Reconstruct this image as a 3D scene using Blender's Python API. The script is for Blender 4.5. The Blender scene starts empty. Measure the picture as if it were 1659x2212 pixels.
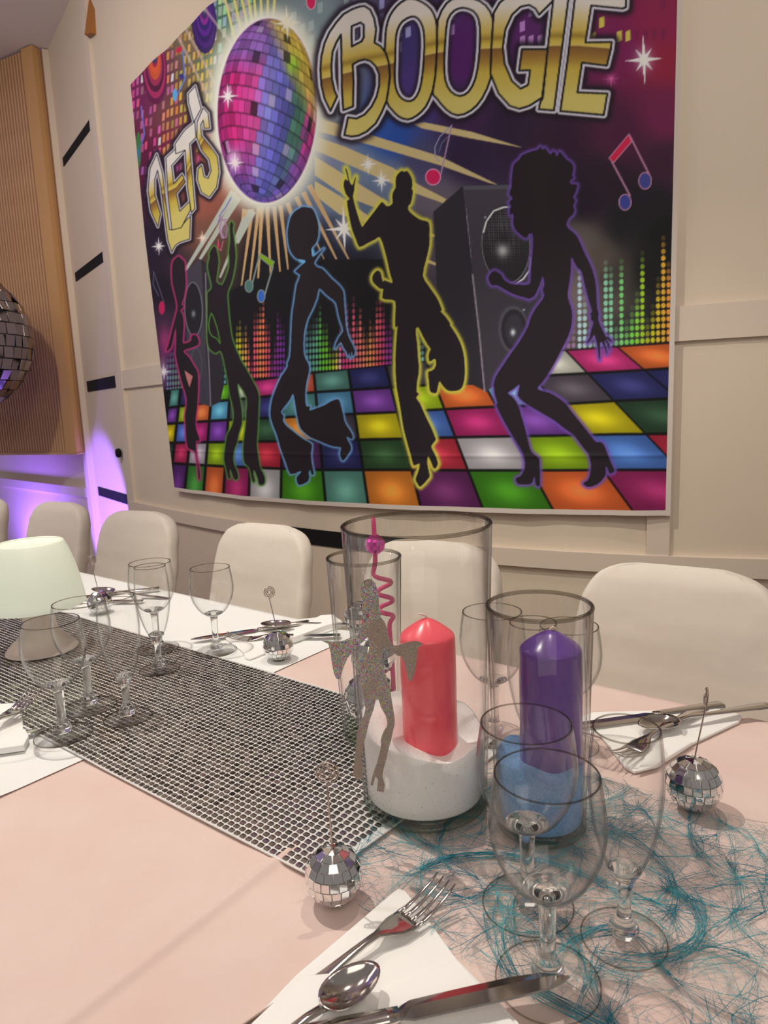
import bpy, bmesh, math, random
import numpy as np
from mathutils import Vector, Matrix
random.seed(7); rng = np.random.default_rng(11)
SC = bpy.context.scene; COL = SC.collection
PI = math.pi
# ------------------------------------------------------------------ camera
# table top is z = 0, the lens is 40 cm above it
FP = 1480.; CX = 829.5; CY = 1106.; PT = math.radians(8.95); RL = math.radians(2.4); HC = .40
FW = np.array([0, math.cos(PT), -math.sin(PT)]); _U = np.array([0, math.sin(PT), math.cos(PT)]); _R = np.array([1., 0, 0])
RT = math.cos(RL)*_R - math.sin(RL)*_U; UP = math.sin(RL)*_R + math.cos(RL)*_U; CAM = np.array([0, 0, HC])
def ray(x, y): return FW + (x-CX)/FP*RT - (y-CY)/FP*UP
def T(x, y, z=0.):                      # where the line of sight of a photo point meets the height z
    d = ray(x, y); t = (z-HC)/d[2]; p = CAM + t*d; return Vector((p[0], p[1], z))
def PY(x, y, Y):                        # ... meets the upright plane y = Y
    d = ray(x, y); return Vector(CAM + Y/d[1]*d)
def proj(P):
    q = P-CAM; d = q@FW; return CX+FP*(q@RT)/d, CY-FP*(q@UP)/d
cd = bpy.data.cameras.new('camera'); cam = bpy.data.objects.new('camera', cd); COL.objects.link(cam)
cd.sensor_fit = 'HORIZONTAL'; cd.sensor_width = 36; cd.lens = FP/1659*36; cd.clip_start = .02; cd.clip_end = 60
m = Matrix(((RT[0], UP[0], -FW[0]), (RT[1], UP[1], -FW[1]), (RT[2], UP[2], -FW[2]))).to_4x4(); m.translation = Vector(CAM)
cam.matrix_world = m; SC.camera = cam
cd.dof.use_dof = True; cd.dof.focus_distance = .85; cd.dof.aperture_fstop = 22
# ------------------------------------------------------------------ light and exposure
SC.view_settings.view_transform = 'Standard'; SC.view_settings.look = 'None'; SC.view_settings.gamma = 1
SC.view_settings.use_curve_mapping = False; SC.view_settings.exposure = 0.0
SC.cycles.transparent_max_bounces = 48; SC.cycles.max_bounces = 14; SC.cycles.transmission_bounces = 12; SC.cycles.glossy_bounces = 5
SC.cycles.caustics_reflective = True; SC.cycles.caustics_refractive = True; SC.cycles.blur_glossy = .5; SC.cycles.sample_clamp_indirect = 4
w = bpy.data.worlds.new('world'); SC.world = w; w.use_nodes = True
w.node_tree.nodes['Background'].inputs[0].default_value = (.80, .72, .67, 1); w.node_tree.nodes['Background'].inputs[1].default_value = .29
def spot(name, loc, aim, energy, col, size=1.7, rad=.03, blend=.6):
    l = bpy.data.lights.new(name, 'SPOT'); l.energy = energy; l.color = col; l.spot_size = size; l.spot_blend = blend; l.shadow_soft_size = rad
    o = bpy.data.objects.new(name, l); COL.objects.link(o); o.location = loc
    o.rotation_euler = (Vector(aim)-Vector(loc)).to_track_quat('-Z', 'Y').to_euler(); return o
WARM = (1, .91, .80)
spot('ceiling_or_fill_spot', (-.62, 1.05, 1.9), (.05, .65, 0), 71, WARM, 1.7, .012, .4)
spot('ceiling_or_fill_spot', (.25, 1.15, 2.2), (.15, .6, 0), 38, WARM, 1.5, .014)
spot('ceiling_or_fill_spot', (-1.9, 2.2, 2.1), (-.9, 1.4, 0), 11, WARM, 1.5, .015)
spot('ceiling_or_fill_spot', (.2, -.5, 2.25), (.3, 2.0, 1.1), 52, WARM, 1.25, .06, .9)  # added fill spot, brightens the back wall
spot('ceiling_or_fill_spot', (-1.5, 1.0, 2.25), (-1.2, 3.4, .9), 84, WARM, 1.5, .06, .9)  # added fill spot for the left walls and wood panel
def area(name, loc, rot, e, size, col=(1, .88, .78)):
    l = bpy.data.lights.new(name, 'AREA'); l.energy = e; l.color = col; l.size = size
    o = bpy.data.objects.new(name, l); COL.objects.link(o); o.location = loc; o.rotation_euler = rot
area('fill_light', (.3, -1.3, 1.9), (math.radians(55), 0, 0), 15, 1.6)  # added soft fill from behind the lens, lifts the object fronts
area('fill_light', (-2.6, 1.6, 2.2), (math.radians(20), 0, math.radians(20)), 26, 2.0)  # added soft fill to brighten the left part of the room
spot('purple_floor_light', (-2.42, 4.50, -.70), (-2.50, 4.86, .5), 170, (.24, .11, 1), 2.7, .05, .9)
spot('purple_floor_light', (-2.05, 3.1, -.60), (-1.50, 3.78, -.22), 210, (.24, .11, 1), .84, .03, .25)
# ------------------------------------------------------------------ materials
def lin(c): return tuple(((v/255)/12.92 if v/255 <= .04045 else ((v/255+.055)/1.055)**2.4) for v in c)
MATS = {}
def mat(name, col=(200, 200, 200), rough=.6, metal=0., spec=.5, trans=0., bump=None, noise=None, emit=None, sheen=0, ior=1.45, coat=0, sss=0):
    if name in MATS: return MATS[name]
    m = bpy.data.materials.new(name); m.use_nodes = True; nt = m.node_tree; N = nt.nodes; K = nt.links
    b = N['Principled BSDF']; c = lin(col)+(1,)
    b.inputs['Base Color'].default_value = c; b.inputs['Roughness'].default_value = rough; b.inputs['Metallic'].default_value = metal
    b.inputs['Specular IOR Level'].default_value = spec; b.inputs['Transmission Weight'].default_value = trans; b.inputs['IOR'].default_value = ior
    b.inputs['Coat Weight'].default_value = coat; b.inputs['Sheen Weight'].default_value = sheen
    if sss: b.inputs['Subsurface Weight'].default_value = sss; b.inputs['Subsurface Radius'].default_value = (.02, .008, .008); b.inputs['Subsurface Scale'].default_value = .5
    tc = N.new('ShaderNodeTexCoord')
    if noise:                                   # (scale, colour 2, contrast low, high)
        n = N.new('ShaderNodeTexNoise'); n.inputs['Scale'].default_value = noise[0]; n.inputs['Detail'].default_value = 4
        r = N.new('ShaderNodeMapRange'); r.inputs[1].default_value = noise[2]; r.inputs[2].default_value = noise[3]
        x = N.new('ShaderNodeMix'); x.data_type = 'RGBA'; x.inputs[6].default_value = c; x.inputs[7].default_value = lin(noise[1])+(1,)
        K.new(tc.outputs['Object'], n.inputs['Vector']); K.new(n.outputs[0], r.inputs[0]); K.new(r.outputs[0], x.inputs[0]); K.new(x.outputs[2], b.inputs['Base Color'])
    if bump:                                    # (scale, strength, distance)
        n = N.new('ShaderNodeTexNoise'); n.inputs['Scale'].default_value = bump[0]; n.inputs['Detail'].default_value = 3
        p = N.new('ShaderNodeBump'); p.inputs['Strength'].default_value = bump[1]; p.inputs['Distance'].default_value = bump[2]
        K.new(tc.outputs['Object'], n.inputs['Vector']); K.new(n.outputs[0], p.inputs['Height']); K.new(p.outputs[0], b.inputs['Normal'])
    if emit: b.inputs['Emission Color'].default_value = lin(emit[0])+(1,); b.inputs['Emission Strength'].default_value = emit[1]
    MATS[name] = m; return m
def thin_glass(name, tint=(.993, .994, .992), edge=(.06, .06, .055), tintedge=.80):
    m = bpy.data.materials.new(name); m.use_nodes = True; nt = m.node_tree; N = nt.nodes; K = nt.links
    for n in list(N): N.remove(n)
    out = N.new('ShaderNodeOutputMaterial'); mx = N.new('ShaderNodeMixShader'); tr = N.new('ShaderNodeBsdfTransparent'); gl = N.new('ShaderNodeBsdfGlossy')
    gl.inputs['Roughness'].default_value = .015; pw_ = N.new('ShaderNodeMath'); pw_.operation = 'POWER'; pw_.inputs[1].default_value = 5.; fr = N.new('ShaderNodeMapRange'); fr.inputs[3].default_value = .024; fr.inputs[4].default_value = .85
    lw = N.new('ShaderNodeLayerWeight'); lw.inputs[0].default_value = .5; cr = N.new('ShaderNodeValToRGB')
    e = cr.color_ramp.elements; e[0].position = 0; e[0].color = tint+(1,); e[1].position = 1; e[1].color = edge+(1,)
    q = e.new(tintedge); q.color = tuple(v*.84 for v in tint)+(1,)
    q = e.new(.6 if tintedge > .7 else .3); q.color = tuple(v*.992 for v in tint)+(1,)
    K.new(lw.outputs['Facing'], cr.inputs[0]); K.new(lw.outputs['Facing'], pw_.inputs[0]); K.new(pw_.outputs[0], fr.inputs[0]); K.new(cr.outputs[0], tr.inputs[0]); K.new(fr.outputs[0], mx.inputs[0])
    K.new(tr.outputs[0], mx.inputs[1]); K.new(gl.outputs[0], mx.inputs[2]); K.new(mx.outputs[0], out.inputs[0]); return m
GLASS = thin_glass('clear_thin_glass'); SOLID = mat('clear_solid_glass', (250, 252, 250), .0, trans=1, ior=1.45)
RIMG = thin_glass('glass_rim', (.74, .72, .68), (.22, .20, .17), .6); GREENG = thin_glass('thick_green_glass', (.93, .97, .94), (.40, .52, .45), .7)
MIRROR = mat('mirror', (235, 235, 235), .03, 1); STEEL = mat('polished_steel', (205, 200, 195), .10, 1); WIRE = mat('wire_steel', (190, 175, 165), .22, 1)
SILVER = mat('ball_silver_core', (225, 225, 220), .45, .6)
WALL = mat('wall_paint', (226, 212, 192), .5, noise=(1.3, (218, 203, 184), .35, .7)); WALLR = mat('wall_rail_paint', (220, 206, 190), .45)
CEIL = mat('ceiling_paint', (246, 240, 246), .9); FLOOR = mat('floor_vinyl', (120, 105, 92), .5); BLACK = mat('black_recess', (6, 6, 8), .9)
PINK = mat('pink_cloth', (236, 214, 205), .85, bump=(1500, .55, .0008), noise=(9, (232, 203, 194), .35, .7)); WHITE = mat('white_cloth', (243, 245, 243), .8, bump=(60, .12, .002))
NAP = mat('white_napkin', (251, 251, 248), .85, bump=(150, .1, .001)); CHAIR = mat('stretch_cover', (228, 220, 208), .8, bump=(14, .25, .01), noise=(5, (221, 212, 199), .3, .7))
# ------------------------------------------------------------------ helpers
def tag(o, label=None, cat=None, group=None, kind=None):
    for k, v in (('label', label), ('category', cat), ('group', group), ('kind', kind)):
        if v: o[k] = v
    return o
def mesh(name, vs, fs, ma, parent=None, smooth=False, cut=None):
    me = bpy.data.meshes.new(name); me.from_pydata([tuple(v) for v in vs], [], fs); me.update()
    if ma: me.materials.append(ma)
    if smooth: me.polygons.foreach_set('use_smooth', [True]*len(me.polygons))
    o = bpy.data.objects.new(name, me); COL.objects.link(o)
    if parent: o.parent = parent
    if smooth == 2: 
        md = o.modifiers.new('n', 'EDGE_SPLIT'); md.split_angle = math.radians(40)
    return o
def npmesh(name, V, Fq, ma, parent=None, smooth=False):     # V (n,3) array, Fq (m,k) array
    me = bpy.data.meshes.new(name); k = Fq.shape[1]; me.vertices.add(len(V)); me.vertices.foreach_set('co', np.asarray(V, np.float32).ravel())
    me.loops.add(Fq.size); me.loops.foreach_set('vertex_index', Fq.astype(np.int32).ravel()); me.polygons.add(len(Fq))
    me.polygons.foreach_set('loop_start', np.arange(0, Fq.size, k, dtype=np.int32)); me.polygons.foreach_set('loop_total', np.full(len(Fq), k, np.int32))
    if smooth: me.polygons.foreach_set('use_smooth', np.ones(len(Fq), bool))
    me.update(calc_edges=True); me.materials.append(ma)
    o = bpy.data.objects.new(name, me); COL.objects.link(o)
    if parent: o.parent = parent
    return o
def empty(name, loc=(0, 0, 0), rz=0.):
    o = bpy.data.objects.new(name, None); COL.objects.link(o); o.location = loc; o.rotation_euler = (0, 0, rz); o.empty_display_size = .05; return o
class MB:
    def __init__(s): s.v = []; s.f = []
    def add(s, vs, fs): n = len(s.v); s.v += [tuple(v) for v in vs]; s.f += [tuple(i+n for i in f) for f in fs]; return s
    def box(s, x0, y0, z0, x1, y1, z1):
        return s.add([(x0, y0, z0), (x1, y0, z0), (x1, y1, z0), (x0, y1, z0), (x0, y0, z1), (x1, y0, z1), (x1, y1, z1), (x0, y1, z1)],
                     [(0, 3, 2, 1), (4, 5, 6, 7), (0, 1, 5, 4), (1, 2, 6, 5), (2, 3, 7, 6), (3, 0, 4, 7)])
    def lathe(s, prof, n=32, c=(0, 0), closed=False):
        vs = [(c[0]+r*math.cos(2*PI*j/n), c[1]+r*math.sin(2*PI*j/n), z) for r, z in prof for j in range(n)]; m = len(prof); fs = []
        for i in range(m if closed else m-1):
            a = i*n; b = ((i+1) % m)*n
            fs += [(a+j, a+(j+1) % n, b+(j+1) % n, b+j) for j in range(n)]
        return s.add(vs, fs)
    def loft(s, rings, cap=True):
        n = len(rings[0]); vs = [p for r in rings for p in r]; fs = []
        for i in range(len(rings)-1): fs += [(i*n+j, i*n+(j+1) % n, (i+1)*n+(j+1) % n, (i+1)*n+j) for j in range(n)]
        if cap: fs += [tuple(range(n-1, -1, -1)), tuple((len(rings)-1)*n+j for j in range(n))]
        return s.add(vs, fs)
    def tube(s, pts, r, n=8):
        P = [Vector(p) for p in pts]; rr = r if isinstance(r, (list, tuple)) else [r]*len(P); rings = []; prev = None
        for i, p in enumerate(P):
            t = (P[min(i+1, len(P)-1)]-P[max(i-1, 0)]).normalized()
            a = prev if prev is not None else (Vector((0, 0, 1)) if abs(t.z) < .9 else Vector((1, 0, 0)))
            a = (a-t*a.dot(t)).normalized(); prev = a; b = t.cross(a)
            rings.append([p+rr[i]*(math.cos(2*PI*j/n)*a+math.sin(2*PI*j/n)*b) for j in range(n)])
        return s.loft(rings)
    def make(s, name, ma, parent=None, smooth=False): return mesh(name, s.v, s.f, ma, parent, smooth)
def copy_tree(o, parent=None):
    c = o.copy(); COL.objects.link(c)
    if parent: c.parent = parent
    for ch in list(o.children): copy_tree(ch, c)
    return c
def W(u, w_, z=0.): return Vector((-.7931*u+.6091*w_, .6091*u+.7931*w_, z))     # along / across the long table
ANG = math.atan2(.6091, -.7931)
# ================================================================== SETTING
def yc(x): return 2.19-.71*x+.213*x*x if x <= 1.45 else yc(1.45)+(-.71+.426*1.45)*(x-1.45)
def dyc(x): return -.71+.426*min(x, 1.45)
def wallp(x, off, z): d = dyc(x); n = math.hypot(d, 1); return (x+off*d/n, yc(x)-off/n, z)
def strip(x0, x1, z0, z1, off, thick, n):
    xs = [x0+(x1-x0)*i/n for i in range(n+1)]
    rings = [[wallp(x, off, z0), wallp(x, off, z1), wallp(x, off-thick, z1), wallp(x, off-thick, z0)] for x in xs]
    b = MB(); b.loft(rings); return b
X0 = -1.262
def S(o): return tag(o, kind='structure')
S(strip(X0, 3.2, -.75, 2.355, 0, .12, 60).make('wall_back', WALL, smooth=2)); wb = bpy.data.objects['wall_back']
S(strip(X0, -.345, -.08, -.028, .016, .016, 16).make('trim_1', WALLR, smooth=2))
S(strip(.105, 3.1, -.08, -.028, .016, .016, 30).make('trim_2', WALLR, smooth=2))
S(strip(X0, 3.1, .525, .61, .012, .012, 46).make('trim_3', WALLR, smooth=2))
S(strip(.70, .752, -.028, 2.35, .012, .012, 2).make('trim_4', WALLR))
strip(-.345, .105, -.082, -.026, .004, .004, 10).make('recess_slot', BLACK, wb)
S(strip(X0, X0+.035, -.028, 2.35, .014, .014, 2).make('trim_5', WALLR))
A0 = Vector((X0, yc(X0), 0)); B0 = Vector((-1.75, 4.10, 0)); DB = (B0-A0).normalized(); NB = Vector((-DB.y, DB.x, 0))
if NB.dot(-A0) < 0: NB = -NB
def slab(P, Q, z0, z1, n, t=.03, off=0.):
    b = MB(); a = P+n*off; c = Q+n*off; k = n*(-t)
    vs = [a, c, c+k, a+k]; V = [Vector((v.x, v.y, z0)) for v in vs]+[Vector((v.x, v.y, z1)) for v in vs]
    b.add(V, [(0, 1, 2, 3), (4, 5, 6, 7), (0, 1, 5, 4), (1, 2, 6, 5), (2, 3, 7, 6), (3, 0, 4, 7)]); return b
S(slab(A0, B0, -.75, 2.355, NB, .1).make('wall_corner', WALL)); wc = bpy.data.objects['wall_corner']
L0 = (B0-A0).length
for i, (zc, hh) in enumerate(((1.76, .021), (1.164, .023), (.567, .029), (-.03, .025))):
    slab(A0+DB*.02, A0+DB*(L0-.17), zc-hh, zc+hh, NB, .004, .004).make('recess_slot', BLACK, wc)
slab(A0+DB*(L0-.09), B0, -.75, 2.35, NB, .03, .03).make('stile', WALLR, wc)
slab(A0, A0+DB*.05, -.75, 2.35, NB, .012, .012).make('stile', WALLR, wc)
b = MB(); b.lathe([(0, 0), (.022, 0), (.024, .01), (.02, .02), (0, .022)], 16); k = b.make('door_stop', BLACK, wc, True)
k.location = A0+DB*.10+NB*.01+Vector((0, 0, .21)); k.rotation_euler = (PI/2, 0, math.atan2(NB.y, NB.x)+PI/2)
C0 = Vector((-3.4, 5.65, 0)); DL = (C0-B0).normalized(); NL = Vector((-DL.y, DL.x, 0))
if NL.dot(-B0) < 0: NL = -NL
S(slab(B0, C0, -.75, 2.355, NL, .1).make('wall_left', WALL))
S(slab(B0+DL*.0, C0, -.085, -.028, NL, .014, .014).make('trim_6', WALLR))
b = MB(); b.box(-5, -3, -.8, 4, 7.5, -.75); S(b.make('floor', FLOOR))
b = MB(); b.box(-5, .6, 2.355, 4, 7.5, 2.40); S(b.make('ceiling', CEIL))
# slatted wood panel: each slat a part
wp = empty('slatted_wood_panel', (0, 0, 0)); tag(wp, 'oak slatted acoustic panel hung on the far left wall behind the big mirror ball', 'wall panel')
OAK = mat('oak_slat', (214, 172, 130), .55, noise=(6, (200, 156, 116), .3, .7)); FELT = mat('panel_felt', (150, 108, 82), .9)
P0 = Vector((-1.745, 4.00, 0)); P1 = Vector((-2.77, 4.51, 0)); DP = (P1-P0).normalized(); NP = Vector((-DP.y, DP.x, 0))
if NP.dot(-P0) < 0: NP = -NP
LP = (P1-P0).length
slab(P0, P1, .199, 2.345, NP, .03, .0).make('backing', FELT, wp)
slab(P0-DP*.0, P0+DP*.085, .193, 2.35, NP, .05, .030).make('side_board', mat('oak_edge', (205, 160, 108), .6), wp)
slab(P0+DP*.0, P1, .185, .199, NP, .05, .028).make('bottom_rail', OAK, wp)
pit = .0235; n_ = int((LP-.09)/pit)
s0 = slab(Vector((0, 0, 0)), DP*.014, .200, 2.345, NP, .02, .02).make('slat', OAK, wp)
for i in range(n_):
    s = s0 if i == 0 else s0.copy()
    if i: COL.objects.link(s); s.parent = wp
    s.location = P0+DP*(.088+i*pit)
b = slab(Vector((0, 0, 0)), Vector((.05, -.04, 0)), 0, .25, NB, .02); wo = b.make('wall_batten', mat('brown_batten', (165, 105, 45), .5))
wo.location = Vector(wallp(X0+.04, .03, 2.08)); wo.rotation_euler = (0, math.radians(14), 0); tag(wo, 'short brown wooden batten high on the wall near the ceiling corner', 'batten')
# ================================================================== TABLE AND CLOTHS
tb = empty('banquet_table', W(1.0, .52, -.75)); tag(tb, 'long rectangular banquet table hidden under the pink and white cloths', 'table')
def grid(u0, u1, w0, w1, nu, nw, zf):
    U = np.linspace(u0, u1, nu+1); V = np.linspace(w0, w1, nw+1); uu, ww = np.meshgrid(U, V, indexing='ij'); zz = zf(uu, ww)
    P = np.stack([-.7931*uu+.6091*ww, .6091*uu+.7931*ww, zz], -1).reshape(-1, 3)
    i, j = np.meshgrid(np.arange(nu), np.arange(nw), indexing='ij'); a = (i*(nw+1)+j).ravel()
    return P, np.stack([a, a+nw+1, a+nw+2, a+1], 1)
def flatbox(u0, u1, w0, w1, z0, z1, name, ma, parent=None):
    P = [W(u0, w0, z0), W(u1, w0, z0), W(u1, w1, z0), W(u0, w1, z0), W(u0, w0, z1), W(u1, w0, z1), W(u1, w1, z1), W(u0, w1, z1)]
    o = mesh(name, P, [(0, 3, 2, 1), (4, 5, 6, 7), (0, 1, 5, 4), (1, 2, 6, 5), (2, 3, 7, 6), (3, 0, 4, 7)], ma)
    if parent: o.parent = parent; o.matrix_parent_inverse = Matrix.Translation(parent.location).inverted()
    return o
WOODT = mat('table_ply', (150, 120, 90), .6)
flatbox(-.62, 3.0, .135, .895, -.03, -.004, 'tabletop', WOODT, tb)
for u_, w_ in ((-.5, .2), (-.5, .82), (2.51, .2), (2.51, .82)):
    flatbox(u_, u_+.04, w_, w_+.04, -.75, -.03, 'leg', mat('table_leg', (60, 60, 62), .4, .7), tb)
def cloth_sheet(name, u0, u1, zt, drop, ma, label, ripple, foldu=None):
    prof = []       # across section: drop near side, top, drop far side
    ws = [.125]*1+[.125, .128]+list(np.linspace(.14, .89, 130))+[.902, .906]; zs = [-drop, -.012, -.002]+[0]*130+[-.002, -.012]
    ws += [.908]; zs += [-drop]
    ws = np.array(ws); zs = np.array(zs); U = np.unique(np.concatenate([np.linspace(u0, u1, int((u1-u0)/.012)), np.linspace(.395, .445, 40) if foldu else [u0]]))
    uu, ww = np.meshgrid(U, ws, indexing='ij'); zz = zt+np.broadcast_to(zs, uu.shape).copy()
    top = (zs == 0)[None, :]
    zz += top*(.00035*np.sin(uu*31+ww*17)+.0003*np.sin(uu*13-ww*29))*.6
    if ripple < .0075: zz += top*.006*np.exp(-(uu-u0)/.02)*np.clip((.30-ww)/.12, 0, 1)
    if foldu: zz += top*np.clip((.44-ww)/.05, 0, 1)*(.0035*np.exp(-((uu-foldu-.012*(ww-.3))/.006)**2)+.0016*np.exp(-((uu-foldu-.018)/.02)**2))
    ww = ww+(~top)*ripple*np.sin(uu*24)*(zz < zt-.05)
    P = np.stack([-.7931*uu+.6091*ww, .6091*uu+.7931*ww, zz], -1).reshape(-1, 3); nu, nw = uu.shape
    i, j = np.meshgrid(np.arange(nu-1), np.arange(nw-1), indexing='ij'); a = (i*nw+j).ravel()
    o = npmesh(name, P, np.stack([a, a+nw, a+nw+1, a+1], 1), ma, smooth=True); tag(o, label, 'tablecloth'); return o
cloth_sheet('tablecloth', -.64, .80, -.0012, .22, PINK, 'pale pink tablecloth with a pressed fold, on the near end of the table', .008, .425)
cloth_sheet('tablecloth', .752, 3.02, .0006, .20, WHITE, 'white tablecloth on the far end of the table, overlapping the pink one', .007)
# silver mirror runner
rn = empty('table_runner', W(1.4, .527, .0012)); tag(rn, 'silver sequin table runner with small square mirror tiles down the middle', 'table runner')
def childify(o, par): o.parent = par; o.matrix_parent_inverse = (Matrix.Translation(par.location) @ Matrix.Rotation(par.rotation_euler.z, 4, 'Z')).inverted(); return o
def rz(uu, ww): return .0016+.0007*np.sin(uu*9+1)*np.sin(ww*14)+.0012*np.clip((uu-.70)/.05, 0, 1)
GLIT = mat('silver_glitter_fabric', (238, 237, 234), .38, .15, noise=(900, (250, 250, 250), .45, .6), bump=(900, .6, .001))
nu, nw = 280, 42; P, F = grid(.375, 2.95, .376, .678, nu, nw, rz)
uu = -.7931*P[:, 0]+.6091*P[:, 1]; ww = .6091*P[:, 0]+.7931*P[:, 1]
shift = np.clip((.43-uu)/.055, 0, 1)*(-.028*((ww-.38)/.3))      # the near hem runs aslant
P[:, 0] += -.7931*shift; P[:, 1] += .6091*shift
childify(npmesh('fabric', P, F, GLIT, smooth=True), rn)
hm = MB(); hm.tube([W(u, .3765, float(rz(np.array(u), np.array(.376)))+.0006) for u in np.linspace(.38, 2.95, 120)], .0011, 6)
hm.tube([W(u, .6775, float(rz(np.array(u), np.array(.677)))+.0006) for u in np.linspace(.35, 2.95, 120)], .0011, 6)
hm.tube([W(.376-.028*(x-.376)/.3, x, .0024) for x in np.linspace(.377, .677, 20)], .0011, 6)
childify(hm.make('hem', GLIT, smooth=True), rn)
TILEM = mat('runner_mirror_tile', (176, 170, 162), .20, .9, noise=(110, (96, 88, 84), .42, .58))
pu, pw = .0082, .0071; rest_v = []; rest_f = []; big = []
tile_me = {}
def tile_mesh(hu, hw, hz):
    c = .3; pts = [(hu, hw*(1-c)), (hu*(1-c), hw), (-hu*(1-c), hw), (-hu, hw*(1-c)), (-hu, -hw*(1-c)), (-hu*(1-c), -hw), (hu*(1-c), -hw), (hu, -hw*(1-c))]
    v = [(x, y, 0) for x, y in pts]+[(x*.93, y*.93, hz) for x, y in pts]
    return v, [(8, 9, 10, 11, 12, 13, 14, 15)]+[(j, (j+1) % 8, 8+(j+1) % 8, 8+j) for j in range(8)]
tv, tf = tile_mesh(.00315, .00268, .0007); tvn = np.array(tv)
cand = []
for i in range(int((2.93-.385)/pu)):
    for j in range(42):
        u_ = .387+i*pu; w_ = .3815+j*pw
        if u_ < .40 and False: continue
        u_ += -.028*(w_-.38)/.3*max(0, min(1, (.43-u_)/.055)) + .0007*math.sin(j*1.7)
        p = W(u_, w_); d = math.hypot(p.x, p.y); cand.append((d, u_, w_))
cand.sort(); me0 = bpy.data.meshes.new('mirror_tile'); me0.from_pydata(tv, [], tf); me0.materials.append(TILEM)
def tilt(): return (random.gauss(0, .035), random.gauss(0, .035))
for q, (d, u_, w_) in enumerate(cand):
    p = W(u_, w_, float(rz(np.array(u_), np.array(w_)))+.0002); tx, ty = tilt()
    M_ = Matrix.Rotation(ANG, 4, 'Z') @ Matrix.Rotation(tx, 4, 'X') @ Matrix.Rotation(ty, 4, 'Y')
    if q < 300:
        o = bpy.data.objects.new('mirror_tile', me0); COL.objects.link(o); o.parent = rn
        o.matrix_parent_inverse = Matrix.Translation(rn.location).inverted(); o.matrix_basis = Matrix.Translation(p) @ M_
    else:
        R3 = np.array(M_.to_3x3()); n0 = len(rest_v)*16; rest_v.append(tvn@R3.T+np.array(p)); rest_f.append(n0)
RV = np.concatenate(rest_v); me = bpy.data.meshes.new('mirror_tiles')
fs = [tuple(i+n0 for i in f) for n0 in rest_f for f in tf]; me.from_pydata(RV.tolist(), [], fs); me.materials.append(TILEM)
o = bpy.data.objects.new('mirror_tiles', me); COL.objects.link(o); childify(o, rn); tag(o, kind='stuff')
# teal sisal web
def sisal():
    V = []; F = []; seg = 9
    def strand(pts, r):
        n = len(pts); P = np.asarray(pts); t = np.gradient(P, axis=0); t /= np.linalg.norm(t, axis=1, keepdims=True)+1e-9
        a = np.cross(t, (0, 0, 1.)); pass
        ring = [P+r*(math.cos(k*2.0944)*a+np.array([0, 0, math.sin(k*2.0944)])) for k in range(3)]
        V.append(np.stack(ring, 1).reshape(-1, 3)); F.append(n)
    def inside(u, w_): return -.62 < u < .395 and .372 < w_ < .668
    for c in range(96):                      # bundles swirling in arcs
        cu = random.uniform(-.25, .42); cw = random.uniform(.36, .68); R = random.uniform(.025, .11); a0 = random.uniform(0, 2*PI); arc = random.uniform(.6, 2.4); ex = random.uniform(.7, 1.3)
        for s in range(random.choice((3, 5, 9, 16))):
            da = random.gauss(0, .25); dr = random.gauss(0, .0016); z0 = random.uniform(.0008, .0045); k1 = random.uniform(.7, 1.2); fan = random.gauss(0, .05)
            pts = []
            for q in np.linspace(0, 1, seg):
                a = a0+da+arc*k1*q; r = R+dr*(1+5*abs(q-.5)**1.5)+fan*R*(q-.3)
                u = cu+r*math.cos(a)*ex; w_ = cw+r*math.sin(a)
                pts.append(W(u, w_, z0+.001*math.sin(q*9+s)))
            uc = [(-.7931*p[0]+.6091*p[1], .6091*p[0]+.7931*p[1]) for p in pts]
            pts = [p for p, (u, w_) in zip(pts, uc) if inside(u, w_)]
            if len(pts) > 2: strand([tuple(p) for p in pts], random.uniform(.00014, .00030))
    for c in range(190):                      # knots with straight rays
        cu = random.uniform(-.3, .38); cw = random.uniform(.375, .665); aa = random.uniform(0, PI)
        for s in range(random.choice((4, 8, 12, 18))):
            a = aa+random.gauss(0, .35)+random.choice((0, PI)); L = random.uniform(.015, .06); cv = random.gauss(0, .4); z0 = random.uniform(.0008, .004); pts = []
            for q in np.linspace(0, 1, 6):
                u = cu+random.gauss(0, .0003)+L*q*math.cos(a+cv*q); w_ = cw+L*q*math.sin(a+cv*q)
                if inside(u, w_): pts.append(W(u, w_, z0))
            if len(pts) > 2: strand([tuple(p) for p in pts], random.uniform(.00011, .00026))
    for c in range(4200):
        cu = random.uniform(-.45, .40); cw = random.uniform(.372, .668); a = random.uniform(0, 2*PI); L = random.uniform(.015, .06); cv = random.gauss(0, .5); z0 = random.uniform(.0006, .003); pts = []
        for q in np.linspace(0, 1, 5):
            u = cu+L*q*math.cos(a+cv*q); w_ = cw+L*q*math.sin(a+cv*q)
            if inside(u, w_): pts.append(W(u, w_, z0))
        if len(pts) > 2: strand([tuple(p) for p in pts], random.uniform(.00006, .00011))
    Q = []; n0 = 0
    for v, n in zip(V, F):
        i = np.arange(n-1)[:, None]*3+n0; k = np.arange(3)[None, :]; k2 = (k+1) % 3
        Q.append(np.stack([i+k, i+k2, i+3+k2, i+3+k], -1).reshape(-1, 4)); n0 += n*3
    SIS = mat('teal_sisal', (0, 140, 164), .45, spec=.6, noise=(30, (96, 200, 210), .45, .65))
    o = npmesh('sisal_runner', np.concatenate(V), np.concatenate(Q), SIS, smooth=True)
    tag(o, 'loose web of teal sisal fibres spread on the pink cloth under the glasses', 'table runner', kind='stuff')
sisal()
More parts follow.
